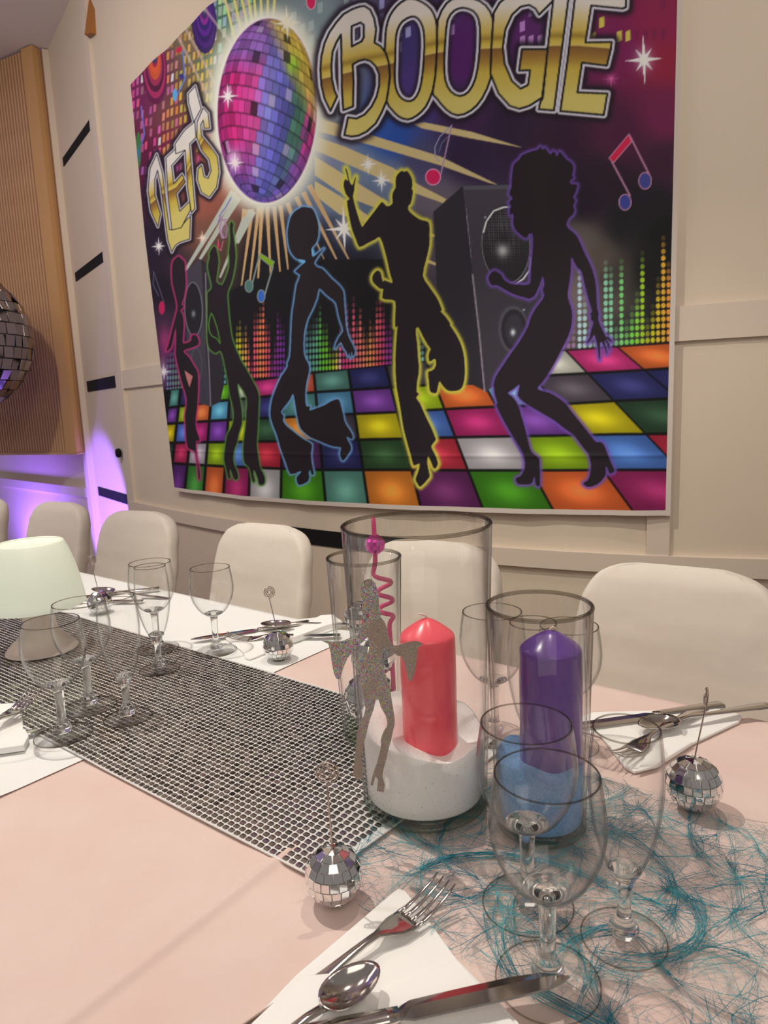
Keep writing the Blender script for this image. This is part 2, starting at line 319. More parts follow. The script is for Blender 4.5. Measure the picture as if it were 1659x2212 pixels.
# ================================================================== TAPESTRY: the print is drawn from shapes and carried as vertex colours on the cloth
def px(ox, oy, s, L): return [(ox+x/s, oy+y/s) for x, y in L]
AX, AY, AW, AH = 268, -245, 1196, 1362
CV = np.zeros((AH, AW, 3), np.float32); yy, xx = np.mgrid[0:AH, 0:AW].astype(np.float32); xx += AX+.5; yy += AY+.5
def A(c): return np.array(c, np.float32)
def fill(pts, soft=0):
    P = np.asarray(pts, float); x0 = max(int(P[:, 0].min())-2-AX, 0); x1 = min(int(P[:, 0].max())+3-AX, AW); y0 = max(int(P[:, 1].min())-2-AY, 0); y1 = min(int(P[:, 1].max())+3-AY, AH)
    if x1 <= x0 or y1 <= y0: return None
    M_ = np.zeros((y1-y0, x1-x0), np.float32); Q = np.roll(P, -1, 0); xe = np.arange(x0, x1)+AX
    for sub in (.17, .5, .83):
        for r in range(y1-y0):
            y = r+y0+AY+sub; c = ((P[:, 1] <= y) != (Q[:, 1] <= y))
            if not c.any(): continue
            xs = np.sort(P[c, 0]+(y-P[c, 1])/(Q[c, 1]-P[c, 1])*(Q[c, 0]-P[c, 0]))
            for a, b in zip(xs[::2], xs[1::2]): M_[r] += np.clip(np.minimum(xe+1, b)-np.maximum(xe, a), 0, 1)/3
    return M_, y0, x0
def paint(mk, col):
    if mk is None: return
    M_, y0, x0 = mk; v = CV[y0:y0+M_.shape[0], x0:x0+M_.shape[1]]; c = col(xx[y0:y0+M_.shape[0], x0:x0+M_.shape[1]], yy[y0:y0+M_.shape[0], x0:x0+M_.shape[1]]) if callable(col) else A(col)
    v += (c-v)*np.clip(M_, 0, 1)[..., None]
def dist(pts, R, closed=True):
    P = np.asarray(pts, float); Q = np.roll(P, -1, 0)
    if not closed: P, Q = P[:-1], Q[:-1]
    al = np.concatenate([P, Q]); x0 = max(int(al[:, 0].min()-R)-AX, 0); x1 = min(int(al[:, 0].max()+R)+1-AX, AW); y0 = max(int(al[:, 1].min()-R)-AY, 0); y1 = min(int(al[:, 1].max()+R)+1-AY, AH)
    D = np.full((max(y1-y0, 0), max(x1-x0, 0)), 1e3, np.float32)
    if D.size == 0: return None
    for (ax, ay), (bx, by) in zip(P, Q):
        a0 = max(int(min(ax, bx)-R)-AX, x0); a1 = min(int(max(ax, bx)+R)+1-AX, x1); b0 = max(int(min(ay, by)-R)-AY, y0); b1 = min(int(max(ay, by)+R)+1-AY, y1)
        if a1 <= a0 or b1 <= b0: continue
        X = xx[b0:b1, a0:a1]-ax; Y = yy[b0:b1, a0:a1]-ay; dx, dy = bx-ax, by-ay; t = np.clip((X*dx+Y*dy)/(dx*dx+dy*dy+1e-9), 0, 1)
        d = np.hypot(X-t*dx, Y-t*dy); v = D[b0-y0:b1-y0, a0-x0:a1-x0]; np.minimum(v, d, out=v)
    return D, y0, x0
def line(pts, w_, col, closed=False, alpha=1., soft=.6):
    r = dist(pts, w_+3, closed)
    if r: paint((np.clip((w_/2+soft-r[0])/(2*soft), 0, 1)*alpha, r[1], r[2]), col)
def glow(pts, R, col, alpha=1., closed=True, core=0.):
    r = dist(pts, R*2.6, closed)
    if r: paint((alpha*np.exp(-(np.maximum(r[0]-core, 0)/R)**2), r[1], r[2]), col)
def blob(cx, cy, rx, ry, col, alpha=1., p=2.):
    pts = [(cx-rx*2.2, cy-ry*2.2), (cx+rx*2.2, cy+ry*2.2)]; x0, x1 = max(int(pts[0][0])-AX, 0), min(int(pts[1][0])-AX, AW); y0, y1 = max(int(pts[0][1])-AY, 0), min(int(pts[1][1])-AY, AH)
    if x1 > x0 and y1 > y0: paint((alpha*np.exp(-(((xx[y0:y1, x0:x1]-cx)/rx)**2+((yy[y0:y1, x0:x1]-cy)/ry)**2)**(p/2)), y0, x0), col)
def ell(cx, cy, rx, ry, rot=0, n=40):
    c, s = math.cos(rot), math.sin(rot); return [(cx+rx*math.cos(2*PI*k/n)*c-ry*math.sin(2*PI*k/n)*s, cy+rx*math.cos(2*PI*k/n)*s+ry*math.sin(2*PI*k/n)*c) for k in range(n)]
def sm(P, n=4):
    out = []; m = len(P)
    for i in range(m):
        p0, p1, p2, p3 = P[i-1], P[i], P[(i+1) % m], P[(i+2) % m]
        for k in range(n):
            t = k/n; out.append(tuple(.5*(2*p1[c]+(p2[c]-p0[c])*t+(2*p0[c]-5*p1[c]+4*p2[c]-p3[c])*t*t+(3*p1[c]-p0[c]-3*p2[c]+p3[c])*t**3) for c in (0, 1)))
    return out
def star(cx, cy, R, col=(232, 222, 215), n=8, r2=.62, th=.10, asp=.8):
    blob(cx, cy, R*.45*asp, R*.45, col, .55)
    for k in range(n):
        a = PI/2+k*2*PI/n+.05; L = R*(1 if k % 2 == 0 else r2); tx, ty = cx+L*math.cos(a)*asp, cy-L*math.sin(a); w_ = R*th
        paint(fill([(cx+w_*math.sin(a)*asp, cy+w_*math.cos(a)), (tx, ty), (cx-w_*math.sin(a)*asp, cy-w_*math.cos(a))]), col)
    paint(fill(ell(cx, cy, R*.13*asp, R*.13)), col)
# --- ground colours from scattered control points
CP = [(290, 200, 110, 30, 70), (340, 170, 100, 50, 60), (380, 250, 110, 60, 55), (440, 80, 120, 90, 60), (430, 200, 110, 95, 60), (480, 30, 70, 100, 80), (470, 120, 95, 115, 85), (300, 350, 90, 18, 50), (330, 430, 60, 20, 38), (380, 300, 115, 30, 55), (330, 520, 34, 20, 38), (360, 620, 30, 20, 30),
 (455, 370, 150, 75, 50), (430, 440, 150, 80, 60), (440, 500, 120, 75, 55), (470, 540, 80, 55, 40), (340, 700, 55, 35, 50), (350, 780, 60, 25, 60), (560, 560, 18, 16, 20), (540, 680, 15, 14, 16), (620, 600, 16, 15, 20), (700, 560, 22, 22, 32), (760, 600, 18, 18, 26), (600, 760, 16, 14, 18), (700, 700, 18, 18, 26), (780, 740, 18, 18, 26),
 (720, 420, 105, 115, 130), (780, 360, 105, 118, 135), (780, 440, 90, 100, 115), (840, 380, 105, 112, 128), (730, 330, 120, 120, 135), (740, 500, 40, 42, 58), (810, 270, 40, 80, 150), (850, 300, 35, 70, 140), (720, 230, 110, 110, 110), (900, 340, 70, 62, 90), (940, 430, 100, 85, 90), (920, 500, 80, 65, 72), (930, 560, 75, 62, 70),
 (700, 30, 120, 130, 125), (690, 110, 130, 135, 125), (760, 20, 105, 100, 110), (840, 30, 75, 55, 85), (900, 200, 70, 45, 105), (880, 80, 60, 45, 95), (990, 120, 80, 25, 85), (1000, 250, 60, 28, 62), (1000, 330, 42, 26, 52), (1120, 60, 85, 30, 85), (1100, 270, 45, 25, 48), (1180, 300, 48, 22, 42), (1330, 100, 120, 25, 72), (1420, 60, 135, 25, 62), (1440, 120, 140, 25, 50), (1440, 250, 110, 25, 62), (1330, 300, 75, 25, 50), (1440, 350, 60, 24, 42), (1300, 380, 42, 22, 34), (1400, 440, 26, 20, 26), (1350, 480, 24, 22, 24), (1260, 430, 34, 20, 34),
 (1290, 560, 85, 70, 58), (1250, 520, 95, 80, 70), (1330, 590, 60, 52, 44), (1310, 660, 80, 68, 58), (1400, 580, 14, 14, 14), (1430, 500, 12, 12, 12), (1440, 680, 14, 14, 14), (1350, 700, 50, 46, 40), (1240, 640, 110, 92, 84), (400, 600, 60, 45, 50), (900, 620, 60, 50, 55), (1000, -100, 90, 30, 90), (1400, -100, 130, 30, 70), (700, -100, 110, 120, 120)]
sub = 8; gx, gy = xx[::sub, ::sub], yy[::sub, ::sub]; acc = np.zeros(gx.shape+(3,), np.float32); ws = np.zeros(gx.shape, np.float32)+1e-9
for x, y, r, g, b in CP:
    w_ = 1/(((gx-x)**2+(gy-y)**2)+300)**2; acc += w_[..., None]*A((r, g, b)); ws += w_
acc /= ws[..., None]
iy = np.clip((np.arange(AH)-sub/2+.5)/sub, 0, gx.shape[0]-1.001); ix = np.clip((np.arange(AW)-sub/2+.5)/sub, 0, gx.shape[1]-1.001); y0 = iy.astype(int); x0 = ix.astype(int); fy = (iy-y0)[:, None, None]; fx = (ix-x0)[None, :, None]
CV[:] = (acc[y0][:, x0]*(1-fy)*(1-fx)+acc[y0+1][:, x0]*fy*(1-fx)+acc[y0][:, x0+1]*(1-fy)*fx+acc[y0+1][:, x0+1]*fy*fx)
ar = random.Random(5)
# --- lit wall of small tiles, upper left
def tcol(x, y):
    if x > 455: return (165, 185, 160)
    if y > 330: return (205, 85, 135)
    if x < 345: return (205, 90, 140)
    if x < 385: return (205, 135, 75) if ar.random() < .6 else (210, 120, 120)
    return (212, 172, 70) if y > 180 or x > 410 else (200, 150, 80)
for r in range(-6, 24):
    for c in range(0, 46):
        x = 286+c*9.3+ar.uniform(-1, 1); y = 95+r*25-(x-286)*.42+ar.uniform(-2, 2)
        if y > 470-(x-286)*.9 or x > 545 or y < -60 or math.hypot((x-577)/125, (y-238)/220) < 1: continue
        if ar.random() < (.12 if x > 345 else .35): continue
        k = tcol(x, y); k = tuple(v*ar.uniform(.72, 1.05) for v in k)
        if ar.random() < .10: k = (205, 190, 180)
        hh = 17 if x < 470 else 20; w_ = 5.6 if x < 470 else 8; paint(fill([(x, y), (x+w_, y-2.2), (x+w_-1, y+hh-2), (x-1, y+hh)]), k)
for r in range(-11, 5):                     # pale slanted tiles right of the ball, mauve and yellow ones behind the lettering
    for c in range(0, 60):
        x = 610+c*(19 if c else 19); y = r*32+20+(x-640)*-.35+(0 if x < 800 else (x-800)*.30)
        if x > 1440 or y > 215: continue
        if ar.random() < (.35 if x < 860 else .72): continue
        k = (150, 158, 148) if x < 760 else ((150, 140, 175) if x < 880 else (178, 120, 170) if x < 1200 else ((206, 178, 70) if y < 160 and x < 1352 else (120, 22, 60)))
        paint(fill([(x, y+4), (x+11, y), (x+11, y+22), (x, y+26)]), k)
# --- speaker cones, top left
for cx, cy, rx, ry, cols in ((441, 48, 27, 68, ((45, 25, 75), (70, 28, 100), (48, 25, 80), (88, 30, 120), (45, 28, 90), (130, 35, 120), (60, 30, 80))), (334, 152, 27, 74, ((95, 25, 60), (160, 40, 80), (80, 22, 50), (150, 40, 70), (190, 75, 40), (205, 80, 45), (150, 35, 60)))):
    for i, k in enumerate(cols): f_ = 1-i*.125; paint(fill(ell(cx, cy-(1-f_)*ry*.45, rx*f_, ry*f_, -.04)), k)
    paint(fill(ell(cx, cy-ry*.42, 7, 16)), (60, 45, 85)); blob(cx+1, cy-ry*.42, 3, 7, (150, 140, 120), .8)
# --- rays
TAN = (200, 170, 112)
def ray_(L, k=TAN, ox=680, oy=0, s=2.074): paint(fill(px(ox, oy, s, L)), k)
ray_([(440, 555), (490, 548), (700, 590), (932, 662), (700, 620), (480, 575)])
ray_([(0, 520), (130, 565), (300, 620), (560, 700), (820, 828), (790, 822), (560, 740), (250, 650), (0, 585)]); ray_([(0, 610), (130, 655), (350, 752), (470, 830), (590, 892), (575, 910), (440, 862), (340, 820), (0, 672)])
ray_([(0, 700), (200, 825), (330, 905), (295, 940), (140, 880), (0, 785)]); ray_([(0, 810), (140, 895), (265, 985), (240, 1000), (110, 960), (0, 875)])
ray_([(480, 1035), (545, 1052), (540, 1064), (480, 1050)]); ray_([(478, 1150), (560, 1185), (556, 1196), (478, 1166)])
def tap(a, b, w0, w1, k):
    dx, dy = b[0]-a[0], b[1]-a[1]; L = math.hypot(dx, dy); nx, ny = -dy/L, dx/L
    paint(fill([(a[0]+nx*w0, a[1]+ny*w0), (b[0]+nx*w1, b[1]+ny*w1), (b[0]-nx*w1, b[1]-ny*w1), (a[0]-nx*w0, a[1]-ny*w0)]), k)
for a, b, w0 in (((545, 452), (514, 672), 4), ((559, 446), (531, 680), 4), ((566, 446), (554, 670), 4.5), ((577, 446), (587, 640), 4.5), ((592, 446), (609, 630), 4.5), ((606, 444), (627, 622), 4.5), ((621, 438), (676, 600), 5), ((640, 425), (700, 560), 5), ((655, 415), (749, 605), 5.5), ((668, 400), (770, 592), 6), ((530, 452), (520, 500), 7)):
    tap(a, b, w0, .8, (196, 150, 98))
for a, b, w0, w1 in (((505, 415), (400, 585), 8, 3), ((515, 425), (432, 560), 8, 3), ((545, 455), (512, 525), 9, 4), ((530, 470), (475, 600), 6, 2)): tap(a, b, w0, w1, (178, 172, 148))
for q, (a, b) in enumerate((((477, -40), (507, 85)), ((497, -40), (523, 75)), ((515, -40), (535, 60)), ((530, -40), (545, 50)), ((546, -40), (553, 42)), ((562, -40), (565, 40)), ((579, -40), (578, 38)), ((596, -40), (590, 40)))): tap(a, b, 2.2, 3, (206, 186, 92))
for a, b in (((420, -10), (520, 120)), ((400, 60), (470, 190)), ((455, -30), (545, 75)), ((375, 60), (450, 210))): line([a, b], 6, (200, 165, 150), alpha=.55)
# --- big mirror ball
EL = ell(577, 239, 107, 199, .03, 80); glow(EL, 26, (222, 208, 178), .95, core=3); paint(fill(ell(577, 239, 113, 205, .03, 80)), (222, 208, 182))
def ballcol(X, Y):
    u = (X-577)/107; v = (Y-239)/199; rr = np.clip(u*u+v*v, 0, .999); z = np.sqrt(1-rr); c, s = math.cos(.20), math.sin(.20); u2 = c*u+s*v; v2 = -s*u+c*v
    c2, s2 = math.cos(.20), math.sin(.20); v3 = c2*v2+s2*z; z3 = -s2*v2+c2*z; lat = np.arcsin(np.clip(v3, -1, 1)); lon = np.arctan2(u2, z3)
    R_ = lat/(PI/21); row = np.floor(R_).astype(int); m = np.maximum(6, np.round(44*np.cos((row+.5)*PI/21))); L_ = lon/(2*PI)*m+row*.37; colm = np.floor(L_).astype(int)
    h = np.sin(row*12.9898+colm*78.233)*43758.5453; h = h-np.floor(h); h2 = np.sin(row*39.3+colm*11.1)*24634.6; h2 = h2-np.floor(h2); lc = (colm-row*.37+.5)/m*2*PI; t = np.sin(lc)+.10*(h-.5)
    st = [(-1.1, (150, 30, 100)), (-.72, (196, 30, 100)), (-.45, (190, 55, 120)), (-.20, (200, 70, 130)), (-.12, (130, 100, 165)), (.05, (118, 112, 172)), (.28, (95, 85, 160)), (.45, (70, 75, 120)), (.55, (60, 95, 80)), (.70, (85, 130, 95)), (.80, (110, 60, 100)), (.90, (185, 45, 110)), (1.1, (150, 30, 90))]
    xs = [a for a, _ in st]; C_ = np.stack([np.interp(t, xs, [b[i] for _, b in st]) for i in range(3)], -1)
    low = np.clip((v-.30)/.55, 0, 1)[..., None]; C_ = C_*(1-low*.8)+A((98, 90, 168))*low*.8
    tp = np.clip((-.35-v)/.3, 0, 1)[..., None]; C_ = C_*(1-tp*.7)+A((112, 100, 165))*tp*.7
    ye = np.clip((u*.9-v*.75-.62)*3.2, 0, 1)[..., None]; C_ = C_*(1-ye)+A((205, 165, 60))*ye; gr = (np.exp(-((u-.52)/.14)**2-((v+.50)/.12)**2))[..., None]; C_ = C_*(1-gr)+A((140, 170, 40))*gr
    C_ = C_*(.88+.32*h[..., None]); C_ = np.where((h2 > .95)[..., None], C_*.4, C_); C_ = np.where((h2 < .06)[..., None], C_*.5+A((215, 190, 200))*.5, C_)
    eL = np.minimum(L_-colm, 1-(L_-colm)); eR = np.minimum(R_-row, 1-(R_-row)); C_ = C_*(1-.22*np.exp(-(eL/.07)**2))[..., None]*(1-.42*np.exp(-(eR/.075)**2))[..., None]
    return C_*(.82+.18*z)[..., None]
paint(fill(EL), ballcol); line(EL, 1.6, (190, 120, 150), True, .6); blob(505, 345, 14, 22, (240, 205, 215), .75); star(492, 208, 30); star(620, 50, 40, (225, 205, 170)); star(508, 352, 26, (235, 205, 215))
# --- right and left loudspeakers
E_ = lambda L: px(700, 300, 2.183, L)
paint(fill(E_([(515, 345), (655, 222), (765, 1192), (700, 1160), (550, 1100), (545, 700)])), (44, 37, 40)); paint(fill(E_([(655, 222), (1000, 214), (1100, 300), (1100, 900), (960, 1130), (765, 1192)])), lambda X, Y: A((64, 56, 60))*(1.05-.25*np.clip((Y-400)/400, 0, 1))[..., None])
paint(fill(E_([(655, 222), (1000, 214), (1000, 235), (657, 240)])), (84, 78, 82)); line(E_([(668, 330), (700, 640), (730, 900), (757, 1190)]), 3.2, (150, 130, 132)); line(E_([(655, 222), (672, 360)]), 1.5, (85, 76, 80))
def grille(X, Y): g = ((np.abs(np.sin(X*.62)) > .45)*(np.abs(np.sin(Y*.55)) > .45)); k = np.exp(-(((X-1085)/55)**2+((Y-500)/60)**2)); return A((34, 30, 32))+g[..., None]*k[..., None]*A((60, 54, 52))
paint(fill(ell(1095, 530, 56, 88, -.05)), (50, 44, 47)); paint(fill(ell(1093, 529, 51, 82, -.05)), grille); line(ell(1093, 529, 52, 83, -.05), 1.6, (150, 142, 138), True, .8); line(E_([(752, 440), (765, 390), (800, 340), (850, 322), (880, 322)]), 3, (225, 218, 208)); line(E_([(975, 560), (968, 620), (940, 660), (905, 683)]), 3, (225, 215, 205))
blob(1086, 539, 12, 15, (215, 205, 190), .9); blob(1088, 515, 18, 20, (30, 26, 28), .7)
paint(fill(ell(1109, 712, 33, 52, -.05)), (78, 70, 74)); paint(fill(ell(1111, 713, 28, 45, -.05)), (40, 35, 38)); line(ell(1111, 713, 26, 43, -.05), 2, (110, 102, 104), True); paint(fill(ell(1110, 712, 19, 33)), (52, 46, 50)); blob(1108, 718, 5, 7, (220, 212, 205), 1)
for x, y in ((760, 370), (942, 806), (838, 842), (853, 1008), (966, 628)): blob(*E_([(x, y)])[0], 2, 2, (205, 195, 190), 1)
paint(fill([(402, 585), (434, 560), (445, 760), (455, 878), (425, 870), (404, 760)]), (66, 58, 64)); paint(fill([(434, 560), (450, 572), (474, 700), (484, 830), (476, 868), (455, 878), (445, 700)]), (46, 39, 42)); paint(fill(ell(418, 668, 19, 58, -.03)), (34, 30, 34)); line(ell(418, 668, 19, 58, -.03), 2, (150, 140, 140), True, .7); blob(418, 678, 4, 7, (150, 145, 140), .9); line(ell(424, 790, 12, 38), 2, (84, 76, 80), True); line([(444, 590), (446, 700), (452, 800), (455, 877)], 2.5, (128, 112, 118))
# --- equalizer
def eq(x0, dx, ybl, ybr, x1, hs_, cols, rh=14.6, dotw=.40, a=1.):
    for i, (h, k) in enumerate(zip(hs_, cols)):
        x = x0+dx*i; yb = ybl+(ybr-ybl)*(x-x0)/(x1-x0+1e-6); y = yb-rh*.35; n = 0
        while y > h:
            fa = min(1, (y-h)/60+.15)*a; paint((lambda m: (m[0]*fa, m[1], m[2]) if m else None)(fill(ell(x, y, dx*dotw, rh*.40, 0, 14))), tuple(k)); y -= rh; n += 1
def cmap(n, st):
    return [tuple(np.interp(i/(n-1), [s[0] for s in st], [s[1][c] for s in st]) for c in range(3)) for i in range(n)]
paint(fill([(470, 640), (560, 600), (700, 560), (860, 560), (930, 640), (930, 800), (700, 812), (555, 822), (470, 830)]), lambda X, Y: A((18, 15, 19))+0*X[..., None])
n = 18; eq(1252, 11.3, 752, 737, 1447, [565, 640, 700, 705, 690, 560, 575, 700, 560, 690, 665, 630, 545, 690, 660, 600, 505, 560], cmap(n, [(0, (180, 195, 190)), (.35, (130, 190, 140)), (.6, (110, 190, 60)), (.78, (190, 185, 20)), (.9, (215, 170, 40)), (1, (225, 140, 50))]))
eq(1206, 11, 754, 750, 1250, [700, 690, 705, 700], [(190, 135, 175)]*4, a=.7)
eq(727+8, 7.2, 798, 788, 860, [700, 720, 655, 700, 640, 690, 660, 705, 720, 690, 700, 650, 640, 660, 700, 690], cmap(16, [(0, (190, 60, 110)), (.15, (220, 60, 110)), (.4, (230, 110, 90)), (.6, (235, 140, 70)), (.8, (220, 70, 90)), (1, (140, 40, 140))]), 13.2)
eq(663, 7.1, 803, 797, 740, [690, 700, 690, 680, 660, 700, 700, 740, 745, 735, 742], cmap(11, [(0, (80, 125, 120)), (.3, (90, 160, 110)), (.45, (90, 175, 40)), (.7, (120, 180, 30)), (.85, (215, 205, 30)), (1, (235, 170, 140))]), 13.2)
eq(558-46, 6.3, 818, 812, 620, [700, 690, 720, 700, 730, 770, 680, 675, 660, 640, 690, 700, 760, 730, 670, 690, 700], cmap(17, [(0, (205, 195, 20)), (.16, (225, 165, 60)), (.3, (215, 60, 90)), (.42, (230, 90, 90)), (.5, (235, 125, 60)), (.65, (225, 80, 80)), (.75, (150, 45, 120)), (1, (110, 40, 130))]), 13)
eq(900, 6.5, 782, 780, 915, [715, 720, 730], [(110, 190, 190)]*3, 13); eq(474, 6, 832, 830, 490, [760, 765, 775], [(90, 150, 165)]*3, 13)
eq(362, 6, 846, 843, 395, [765, 750, 755, 760, 750, 770], cmap(6, [(0, (110, 150, 160)), (1, (120, 150, 90))]), 12.5, a=.8)
# --- dance floor
ROWX = np.array([340, 476, 620, 700, 860, 1010, 1200, 1330, 1470.])
ROWS = [[843, 830, 812, 802, 785, 772, 757, 748, 738], [884, 866, 852, 846, 836, 826, 810, 803, 794], [917, 908, 901, 897, 890, 881, 874, 866, 860], [957, 955, 953, 951, 948, 944, 941, 938, 937], [999, 1007, 1013, 1015, 1015, 1016, 1016, 1015, 1015], [1200]*9]
COLS = [(338, 366), (366, 389), (399, 421), (440, 457), (483, 496.5), (538, 545), (607, 611), (701, 682), (791, 760), (900, 848), (1028, 947), (1172, 1057), (1335, 1181), (1512, 1311), (1700, 1452), (1900, 1600)]
FC = [[(70, 120, 105), (35, 32, 75), (60, 50, 60), (85, 150, 20), (170, 160, 145), (168, 32, 92), (190, 75, 45), (70, 112, 95), (32, 32, 80), (62, 55, 58), (60, 55, 58), (60, 55, 58), (182, 170, 148), (178, 34, 92), (200, 85, 32), (200, 85, 32)],
      [(100, 45, 120), (140, 160, 20), (205, 95, 40), (80, 145, 165), (60, 62, 60), (32, 30, 80), (70, 120, 110), (72, 122, 145), (110, 50, 130), (150, 168, 10), (208, 90, 32), (110, 165, 175), (70, 58, 62), (34, 32, 80), (34, 32, 80), (34, 32, 80)],
      [(178, 148, 8), (70, 95, 165), (155, 25, 90), (105, 45, 130), (188, 172, 5), (32, 62, 36), (205, 115, 32), (60, 48, 56), (186, 162, 6), (62, 92, 150), (160, 25, 82), (104, 48, 124), (178, 156, 4), (30, 55, 32), (30, 55, 32), (30, 55, 32)],
      [(34, 48, 38), (165, 28, 68), (168, 150, 148), (132, 154, 10), (68, 98, 150), (168, 28, 44), (72, 26, 70), (30, 30, 74), (34, 62, 28), (168, 32, 46), (175, 160, 152), (122, 148, 6), (64, 98, 156), (170, 30, 48), (170, 30, 48), (170, 30, 48)],
      [(75, 25, 88), (78, 25, 88), (50, 112, 36), (196, 84, 34), (145, 24, 74), (168, 156, 146), (58, 122, 10), (78, 124, 104), (198, 106, 28), (88, 24, 70), (52, 112, 10), (204, 84, 32), (138, 24, 72), (138, 24, 72), (138, 24, 72), (138, 24, 72)]]
def floorcol(X, Y):
    t = (1060-Y)/210; B = [cb+(ct-cb)*t for cb, ct in COLS]; Rr = [np.interp(X, ROWX, r) for r in ROWS]; col = np.zeros(X.shape, int)-1; row = np.zeros(X.shape, int)-1
    for b in B: col += X >= b
    for r in Rr: row += Y >= r
    col = np.clip(col, 0, 14); row = np.clip(row, 0, 4); Bs = np.stack(B); Rs = np.stack(Rr); Rs[5] = Rs[4]+92
    g = lambda Z, i: np.take_along_axis(Z, i[None], 0)[0]
    l, r, u, d = g(Bs, col), g(Bs, col+1), g(Rs, row), g(Rs, row+1); k = A(FC)[row, col]; fx = (X-l)/(r-l)-.5; fy = (Y-u)/(d-u)-.5; gl = np.exp(-((fx/.30)**2+(fy/.30)**2))[..., None]
    lum = np.clip(k*.86+gl*(k*.35+A((22, 22, 18))), 0, 255); e = np.minimum(np.minimum(X-l, r-X), np.minimum(Y-u, d-Y)); return lum*np.clip((e-1.6)/2.4, .13, 1)[..., None]
paint(fill([(330, 845), (476, 830), (620, 812), (700, 802), (860, 785), (1010, 772), (1200, 757), (1330, 748), (1470, 738), (1470, 1116), (330, 1116)]), floorcol)
paint(fill(E_([(545, 1000), (515, 345), (655, 222), (765, 1192), (700, 1160), (550, 1165), (560, 1080)])), (44, 37, 40)); paint(fill(E_([(655, 222), (760, 220), (880, 900), (960, 1000), (800, 1130), (765, 1192)])), (0, 0, 0)) if False else None
paint(fill(E_([(690, 560), (1000, 900), (960, 1060), (830, 1140), (765, 1192)])), (60, 52, 56)); line(E_([(700, 640), (730, 900), (757, 1190)]), 3.2, (150, 130, 132)); line(ell(1111, 713, 26, 43, -.05), 2, (110, 102, 104), True); paint(fill(ell(1109, 712, 33, 52, -.05)), (78, 70, 74)); paint(fill(ell(1111, 713, 28, 45, -.05)), (40, 35, 38)); paint(fill(ell(1110, 712, 19, 33)), (52, 46, 50)); blob(1108, 718, 5, 7, (220, 212, 205), 1)
paint(fill([(404, 760), (445, 760), (455, 878), (425, 870)]), (64, 56, 62)); paint(fill([(445, 760), (478, 740), (484, 830), (476, 868), (455, 878)]), (46, 39, 42)); line([(446, 700), (452, 800), (455, 877)], 2.5, (128, 112, 118)); line(ell(424, 790, 12, 38), 2, (84, 76, 80), True)
blob(352, 800, 8, 30, (205, 160, 170), .6); star(354, 803, 20, (235, 215, 215)); blob(356, 735, 14, 32, (190, 60, 110), .7)
# --- music notes
G_ = lambda L: px(680, 0, 2.074, L)
def note(bm_, stems, heads, kb, edge=(170, 150, 165)):
    if bm_: paint(fill(bm_), kb); line(bm_, 2, edge, True)
    for a, b in stems: line([a, b], 3.4, edge)
    for (x, y, rx, ry, k) in heads: paint(fill(ell(x, y, rx, ry)), k); line(ell(x, y, rx, ry), 2.2, edge, True)
note(G_([(1318, 708), (1408, 600), (1420, 634), (1338, 730)]), [tuple(G_([(1332, 726), (1412, 876)])), tuple(G_([(1412, 610), (1500, 785)]))], [G_([(1390, 906)])[0]+(13, 17, (58, 62, 125)), G_([(1480, 810)])[0]+(13.5, 18, (62, 62, 122))], (205, 32, 66), (190, 125, 145))
line(G_([(613, 562), (565, 780)]), 3, (170, 130, 150)); line(G_([(613, 562), (560, 612), (538, 660), (540, 700), (556, 722)]), 2.2, (150, 140, 165)); line(G_([(608, 600), (570, 640), (556, 680)]), 1.6, (120, 110, 140)); note(None, [], [G_([(530, 793)])[0]+(16, 17, (205, 26, 76))], None, (225, 140, 165))
N_ = lambda L: px(320, 420, 5.53, L); O_ = lambda L: px(340, 740, 6.319, L)
note(N_([(1322, 745), (1345, 705), (1508, 805), (1482, 872)]), [tuple(N_([(1322, 760), (1245, 1060)])), tuple(N_([(1492, 860), (1395, 1190)]))], [N_([(1205, 1095)])[0]+(8.5, 13, (78, 108, 98)), N_([(1350, 1215)])[0]+(8, 13.5, (52, 95, 168))], (126, 156, 16), (130, 135, 120))
line(N_([(190, 1290), (65, 920), (60, 1080), (125, 1215)]), 1.8, (85, 85, 100)); paint(fill(ell(349.5, 665, 6.5, 14.5)), (190, 32, 76))
for L, k in (([(990, 40), (930, 150), (870, 230), (840, 330)], (120, 100, 160)), ([(935, 300), (880, 310), (850, 400), (880, 520), (930, 510), (945, 400), (915, 320), (850, 260)], (165, 110, 140)), ([(890, 360), (870, 450), (900, 520)], (190, 150, 160)), ([(840, 540), (830, 640), (870, 670), (895, 560)], (185, 90, 110))): line(N_(L), 2.4, k)
blob(*N_([(840, 610)])[0], 3, 6, (220, 40, 80)); blob(*N_([(915, 430)])[0], 8, 14, (150, 130, 140), .5)
for L, k, w_ in (([(395, 110), (400, 170), (378, 215)], (90, 120, 190), 2.5), ([(305, 230), (312, 290), (300, 330)], (100, 110, 190), 2.5)): line(L, w_, k)
paint(fill([(381, 104), (394, 100), (392, 112), (380, 114)]), (190, 30, 60)); paint(fill(ell(378, 205, 5, 14)), (90, 150, 190)); paint(fill(ell(392, 165, 5, 6)), (50, 50, 110)); paint(fill(ell(299, 325, 6, 40)), (60, 110, 50)); blob(299, 330, 4, 14, (60, 110, 170), .8); paint(fill(ell(672, 2, 10, 18)), (205, 30, 75)); line(ell(672, 2, 10, 18), 1.6, (215, 170, 180), True)
J_ = lambda L: px(720, 340, 5.53, L); K_ = lambda L: px(780, 680, 5.531, L); H_ = lambda L: px(1060, 300, 5.529, L); I_ = lambda L: px(1020, 680, 4.879, L); L_ = lambda L: px(560, 420, 6.146, L); M__ = lambda L: px(560, 740, 6.504, L)
